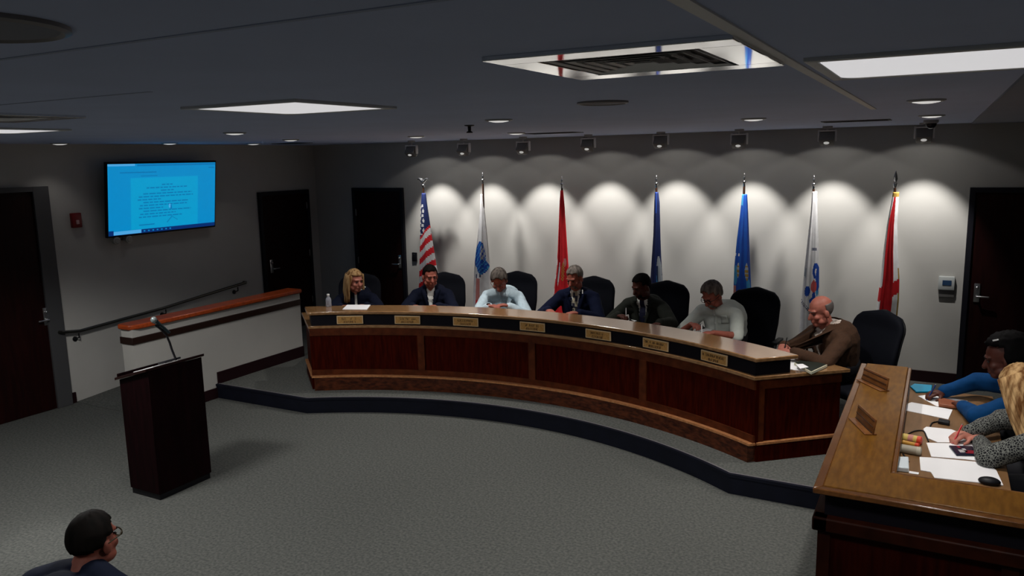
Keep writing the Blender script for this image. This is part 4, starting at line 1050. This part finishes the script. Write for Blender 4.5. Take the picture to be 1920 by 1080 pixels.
def army(t, y, bk):
    if bk: return 'white'
    if 452 < y < 500 and inell(t, y, -.05, 478, .85, 27):
        if inell(t, y, .45, 472, .45, 14): return 'pale' if (int(y/4)+int(t*6)) % 3 else 'royal'
        return 'royal' if (int(y/3)+int((t+2)*7)) % 4 else 'sky'
    if inell(t, y, .3, 497, .7, 14): return 'royal' if (int(y/3)+int((t+2)*6)) % 3 else 'sky'
    if inell(t, y, -.9, 488, .14, 9): return 'red'
    if abs(y-516) < 4 and abs(t+.45) < .12 or abs(y-513) < 4 and abs(t-.15) < .1: return 'ink'
    if y > 520 and abs(t+.2) < .3: return 'pink' if y < 560 else 'red'
    return 'white'
flag('white flag with a blue painted emblem behind the man in light blue', [(364, 901, 906), (400, 900, 909), (450, 896, 914), (500, 891, 918), (560, 889, 922), (640, 886, 926)], (905, 323), 905, 'ball', army, 5, 2)
def marine(t, y, bk):
    if bk: return 'crimson'
    if y > 484:
        if t < -.72: return 'pink' if int(y/9) % 3 else 'white'
        if inell(t, y, -.35, 512, .16, 22): return 'white'
        if inell(t, y, .35, 508, .22, 18): return 'gold' if (int(y/3)+int(t*9)) % 2 else 'crimson'
        if inell(t, y, .6, 490, .2, 8): return 'pink'
    return 'red' if math.sin(t*8+y*.01) > -.3 else 'crimson'
flag('red flag with a gold emblem behind the silver haired man', [(357, 1051, 1056), (380, 1049.5, 1058), (470, 1046.5, 1064), (500, 1045, 1066), (540, 1040, 1066), (640, 1034, 1072)], (1053.5, 330), 1052, 'ball', marine, 6, 3)
def navyf(t, y, bk):
    if bk: return 'navy'
    if y > 476+(1-t)*6 and t > .15:
        if inell(t, y, .55, 505, .42, 26): return 'pale' if t > .45 or y < 498 else 'ink'
        if y > 515: return 'sky' if t < .5 else 'pale'
    if -.25 < t < .05 and y < 450: return 'royal' if y < 400 else 'navy'
    return 'navy'
flag('dark navy flag with a pale emblem low on its right side', [(360, 1228, 1234.5), (380, 1227, 1237), (440, 1225.5, 1238.5), (480, 1223, 1240), (530, 1220, 1243), (640, 1216, 1250)], (1231, 328), 1231, 'ball', navyf, 5, 4)
def af(t, y, bk):
    if bk: return 'blue'
    if y < 385 and t < -.3: return 'sky'
    if inell(t, y, -.45, 505, .2, 14) or inell(t, y, .62, 508, .22, 16): return 'pale' if (int(y/4)) % 2 else 'gold'
    if inell(t, y, -.78, 515, .25, 18) or inell(t, y, .75, 532, .22, 12): return 'sky'
    if abs(y-476) < 3 and (abs(t+.95) < .1 or abs(t+.45) < .1): return 'white'
    if y > 535 and t < -.7: return 'pink'
    return 'royal' if math.sin(t*9+.6) > 0 else 'blue'
flag('medium blue flag with small pale and cyan emblem parts', [(364, 1391.5, 1401), (400, 1388, 1403), (450, 1382, 1405), (500, 1377.5, 1407), (545, 1376, 1409), (640, 1372, 1414)], (1396, 324), 1396.5, 'ball', af, 6, 5)
def cg(t, y, bk):
    if bk: return 'white'
    if 461 < y < 468 and -.15 < t < .75: return 'ink' if int((t+2)*13) % 3 and int(y) % 3 else 'white'     # dark letters of the upper legend
    if inell(t, y, .42, 534, .36, 11): return 'pink' if int((t+2)*16) % 2 else 'red'
    if inell(t, y, .62, 506, .42, 15) and not inell(t, y, .75, 508, .24, 7): return 'royal'
    if inell(t, y, .85, 522, .2, 22): return 'royal'
    if inell(t, y, -.35, 544, .34, 10) or inell(t, y, .45, 552, .2, 8) or inell(t, y, .2, 561, .24, 5): return 'royal'
    if inell(t, y, .82, 545, .14, 7): return 'sky'
    if abs(y-(566+(t+.9)*14)) < 4 and t < .5: return 'ink' if int((t+2)*11+y*.3) % 2 else 'white'      # lower legend, running downhill
    if abs(y-510-(t+.8)*10) < 8 and t < -.65: return 'pale'
    return 'white'
flag('white flag with a blue eagle emblem and a red and white shield', [(359, 1523, 1532), (400, 1520, 1533), (440, 1515.5, 1534.5), (500, 1509, 1536), (560, 1503, 1536), (640, 1497, 1538)], (1526.5, 328), 1527, 'ball', cg, 5, 6)
def ala(t, y, bk):
    if y < 368 or y > 668: return 'gold'
    if bk: return 'white'
    lo = -.75+(y-372)*.0020 if y < 470 else -.55; 
    if 530+t*-9 < y < 556-t*9 : return 'crimson'
    w = min(.62, .25+(y-368)*.008)
    c = -.12 if y < 560 else -.1
    if abs(t-c) < w*.9: return 'crimson'
    if t > .92 and y > 500: return 'gold'
    return 'white'
flag('white flag with a red cross and gold fringe, right end of the row', [(360, 1674, 1686), (368, 1673, 1685.5), (420, 1663, 1682), (470, 1656, 1683), (520, 1650.5, 1686), (560, 1645, 1685), (620, 1637.5, 1679), (672, 1633, 1676), (676, 1633, 1676)], (1680, 320), 1676, 'spear', ala, 5, 7)

# ---------------------------------------------------------------- papers and small things
def flat(name, px, z, th, m, label, cat, group=None, bev=0):
    poly = [atz(x, y, z) for x, y in px]; c = sum((V(p) for p in poly), V())/len(poly)
    return single(name, MB().prism([(p.x, p.y) for p in poly], z+.0008, z+.0008+th), m, label, cat, (c.x, c.y, z+.0008), group, bevel=bev)
flat('paper_sheet', [(651, 572), (695, 572), (688, 581), (642, 580.6)], ZT, .004, PAPER, 'white papers on the dais counter in front of the blonde woman', 'papers')
flat('paper_sheet', [(1341, 627.6), (1350, 624), (1383, 630), (1372, 635)], ZL, .004, PAPER, 'white paper under the hands of the man in pale green', 'papers')
flat('paper_sheet', [(1311, 620), (1330, 613), (1341, 617), (1322, 625)], ZL, .003, PAPER, 'white paper beside the black phone of the man in pale green', 'papers')
flat('paper_sheet', [(1178, 597), (1196, 592), (1206, 599), (1190, 603)], ZL, .003, PAPER, 'white paper in front of the man in the green-grey suit', 'papers')
flat('phone', [(1303, 611), (1314, 609), (1322, 616), (1310, 619)], ZL+.004, .012, BLACK, 'black phone by the right hand of the man in pale green', 'phone', bev=.003)
flat('paper_sheet', [(1457, 675), (1478, 672), (1507, 678), (1525, 690), (1516, 697), (1458, 691)], ZL, .003, PAPER, 'white papers on the dais desk beside the balding man', 'papers')
p = [(1489, 684), (1510, 677), (1551, 688), (1521, 702)]
nb = [atz(x, y, ZL+.006) for x, y in p]; c = sum((V(q) for q in nb), V())/4
t = thing('notebook', 'dark covered notebook with cream pages at the right end of the dais', 'notebook', (c.x, c.y, ZL+.005))
obj('pages', MB().prism([(q.x, q.y) for q in nb], ZL+.005, ZL+.026), mat('cream_paper', (.62, .60, .46), .8), t, world=True)
obj('cover', MB().prism([(c.x+(q.x-c.x)*.93, c.y+(q.y-c.y)*.93) for q in nb], ZL+.0265, ZL+.030), mat('cover_dark', (.014, .018, .014), .5), t, world=True)
flat('folded_note', [(1492, 684), (1505, 683), (1516, 689), (1500, 692)], ZL+.031, .004, PAPER, 'small white note lying on the dark notebook', 'note')
b0 = atz(616.5, 574.5, ZT); t = thing('water_bottle', 'small clear water bottle at the left end of the dais counter', 'bottle', (b0.x, b0.y, ZT+.001))
obj('bottle_body', MB().lathe([(.031, 0), (.033, .006), (.033, .075), (.028, .095), (.014, .115), (.013, .125)], n=24), mat('bottle_plastic', (.30, .31, .36), .15, spec=.6), t)
obj('cap', MB().lathe([(.016, .125), (.016, .145), (.013, .147)], n=20), WHITE, t)
# clerk desk
flat('phone', [(1706.5, 727), (1714, 722.5), (1748, 725), (1746, 737), (1717, 737)], ZL, .014, mat('cyan_case', (.0, .22, .38), .35), 'cyan phone at the far end of the clerk desk', 'phone', bev=.004)
flat('paper_sheet', [(1721, 743), (1741, 741), (1814, 752), (1813, 761), (1757, 763)], ZL, .003, PAPER, 'white sheet under the hands of the woman in bright blue', 'papers')
flat('wallet', [(1759, 753), (1766, 751), (1809, 761), (1807, 769), (1760, 763)], ZL+.004, .022, mat('tan_leather', (.26, .075, .03), .45, noise_amt=.2), 'long brown leather wallet between the two white sheets', 'wallet', bev=.004)
flat('paper_sheet', [(1697, 770), (1701, 758), (1709, 755), (1786, 769), (1778, 787)], ZL, .003, PAPER, 'white sheet in the middle of the clerk desk, curled at its left end', 'papers')
flat('paper_sheet', [(1731, 805), (1737, 801), (1784, 806), (1823, 822), (1821, 831), (1758, 830), (1739, 822)], ZL, .003, PAPER, 'white sheet under the pen hand of the blonde clerk', 'papers')
flat('paper_sheet', [(1737, 831), (1822, 833), (1842, 866), (1810, 862), (1746, 857)], ZL, .003, PAPER, 'white sheet under the dark phone on the clerk desk', 'papers')
flat('paper_sheet', [(1724, 858), (1750, 859.5), (1850, 869), (1868, 883), (1881, 911), (1752, 897), (1745, 886), (1726, 883)], ZL, .004, PAPER, 'large white sheet nearest the front ledge of the clerk desk', 'papers')
ph = [atz(*q, ZL+.005) for q in [(1779, 838), (1822, 839), (1840, 856), (1793, 855)]]; c = sum((V(q) for q in ph), V())/4
t = thing('phone', 'dark phone with a red and white picture on its screen, lying on a white sheet', 'phone', (c.x, c.y, ZL+.004))
obj('body', MB().prism([(q.x, q.y) for q in ph], ZL+.0045, ZL+.016), mat('phone_navy', (.006, .008, .022), .25), t, world=True, bevel=.003)
def lerp2(u_, v_): a = ph[0].lerp(ph[1], u_); b = ph[3].lerp(ph[2], u_); return a.lerp(b, v_)
m = MB()
for (u0, v0, u1, v1), i in (((.45, .55, .95, .9), 0), ((.22, .5, .4, .8), 1), ((.42, .35, .56, .75), 1), ((.3, .05, .42, .3), 0)):
    m.mi = i; q = [lerp2(u0, v0), lerp2(u1, v0), lerp2(u1, v1), lerp2(u0, v1)]; m.prism([(a.x, a.y) for a in q], ZL+.0165, ZL+.0175)
obj('screen', m, [mat('screen_red', (.22, .008, .02), .3), mat('screen_white', (.45, .42, .42), .3)], t, world=True)
def lying(name, a, b, r, ms, label, cat, z=ZL):
    A, B = atz(*a, z+r), atz(*b, z+r); t = thing(name, label, cat, tuple((A+B)/2-V((0, 0, r)))); d = (B-A)
    obj('barrel', MB().tube([A, A+d*.78], r, 16), ms[0], t, world=True); obj('cap', MB().tube([A+d*.78, A+d*.96, B], [r*1.04, r*1.04, r*.6], 16), ms[1], t, world=True)
    if len(ms) > 2: obj('label', MB().tube([A+d*.35, A+d*.6], r*1.02, 16), ms[2], t, world=True)
YEL = mat('yellow_plastic', (.55, .40, .10), .45); RED = mat('red_plastic', (.55, .05, .02), .4)
lying('glue_stick', (1690, 819), (1729, 827), .026, (YEL, RED, mat('label_red_white', (.5, .2, .16), .5)), 'fat yellow tube with a red cap lying on the clerk desk', 'tube')
lying('marker', (1689, 828), (1724, 835.5), .013, (mat('orange_plastic', (.5, .25, .04), .45), RED), 'thin orange marker with a red tip beside the yellow tube', 'marker')
lying('cylinder_case', (1688, 840), (1728, 847), .026, (mat('beige_case', (.33, .29, .22), .5), mat('beige_cap', (.40, .36, .28), .5)), 'beige cylindrical case in front of the orange marker', 'case')
flat('power_adapter', [(1680, 864.5), (1703, 865), (1704, 887), (1679, 884)], ZL, .03, mat('adapter_white', (.66, .72, .76), .4), 'white square power adapter at the corner of the clerk desk', 'adapter', bev=.006)
flat('paper_strip', [(1705, 884), (1723, 887), (1722, 890.5), (1704, 888)], ZL, .003, PAPER, 'narrow white strip beside the white power adapter', 'paper')
flat('adapter', [(1760, 789.5), (1781, 794), (1780, 799), (1758, 795)], ZL, .022, BLACK, 'black adapter block beside the pen hand of the blonde clerk', 'adapter', bev=.005)
def cable(pxs, label, zz=ZL):
    pts = [atz(x, y, zz+.005) for x, y in pxs]; sm = []
    for i in range(len(pts)-1):
        p0, p1, p2, p3 = pts[max(i-1, 0)], pts[i], pts[i+1], pts[min(i+2, len(pts)-1)]
        for k in range(6):
            t = k/6; sm.append(.5*((2*p1)+(p2-p0)*t+(2*p0-5*p1+4*p2-p3)*t*t+(3*p1-p0-3*p2+p3)*t**3))
    sm.append(pts[-1]); c = sm[len(sm)//2]
    single('cable', MB().tube(sm, .0045, 8), BLACK, label, 'cable', tuple(c))
cable([(1744, 800), (1748, 793), (1758, 790.5)], 'short black cable looping from the black adapter block')
cable([(1702, 814), (1716, 808), (1731, 808), (1737, 818), (1741, 828)], 'black cable winding past the yellow tube')
cable([(1693, 851), (1698, 858), (1704, 866)], 'black cable leading to the white power adapter')
m = [atz(1838, 905, ZL+.004), atz(1872, 911, ZL+.004)]; c = (m[0]+m[1])/2
single('computer_mouse', MB().ell((c.x, c.y+.01, ZL+.018), (.055, .035, .024)).xf(M.Identity(4)), BLACK, 'black computer mouse lying on the large white sheet', 'mouse', (c.x, c.y, ZL+.004), smooth=True)

# ---------------------------------------------------------------- world and exposure
w = bpy.data.worlds.new('room_dark'); SC.world = w; w.use_nodes = True
w.node_tree.nodes['Background'].inputs['Color'].default_value = (.02, .02, .025, 1); w.node_tree.nodes['Background'].inputs['Strength'].default_value = .2
vs_ = SC.view_settings; vs_.view_transform = 'Standard'; vs_.look = 'None'; vs_.gamma = 1; vs_.exposure = 0; vs_.use_curve_mapping = False
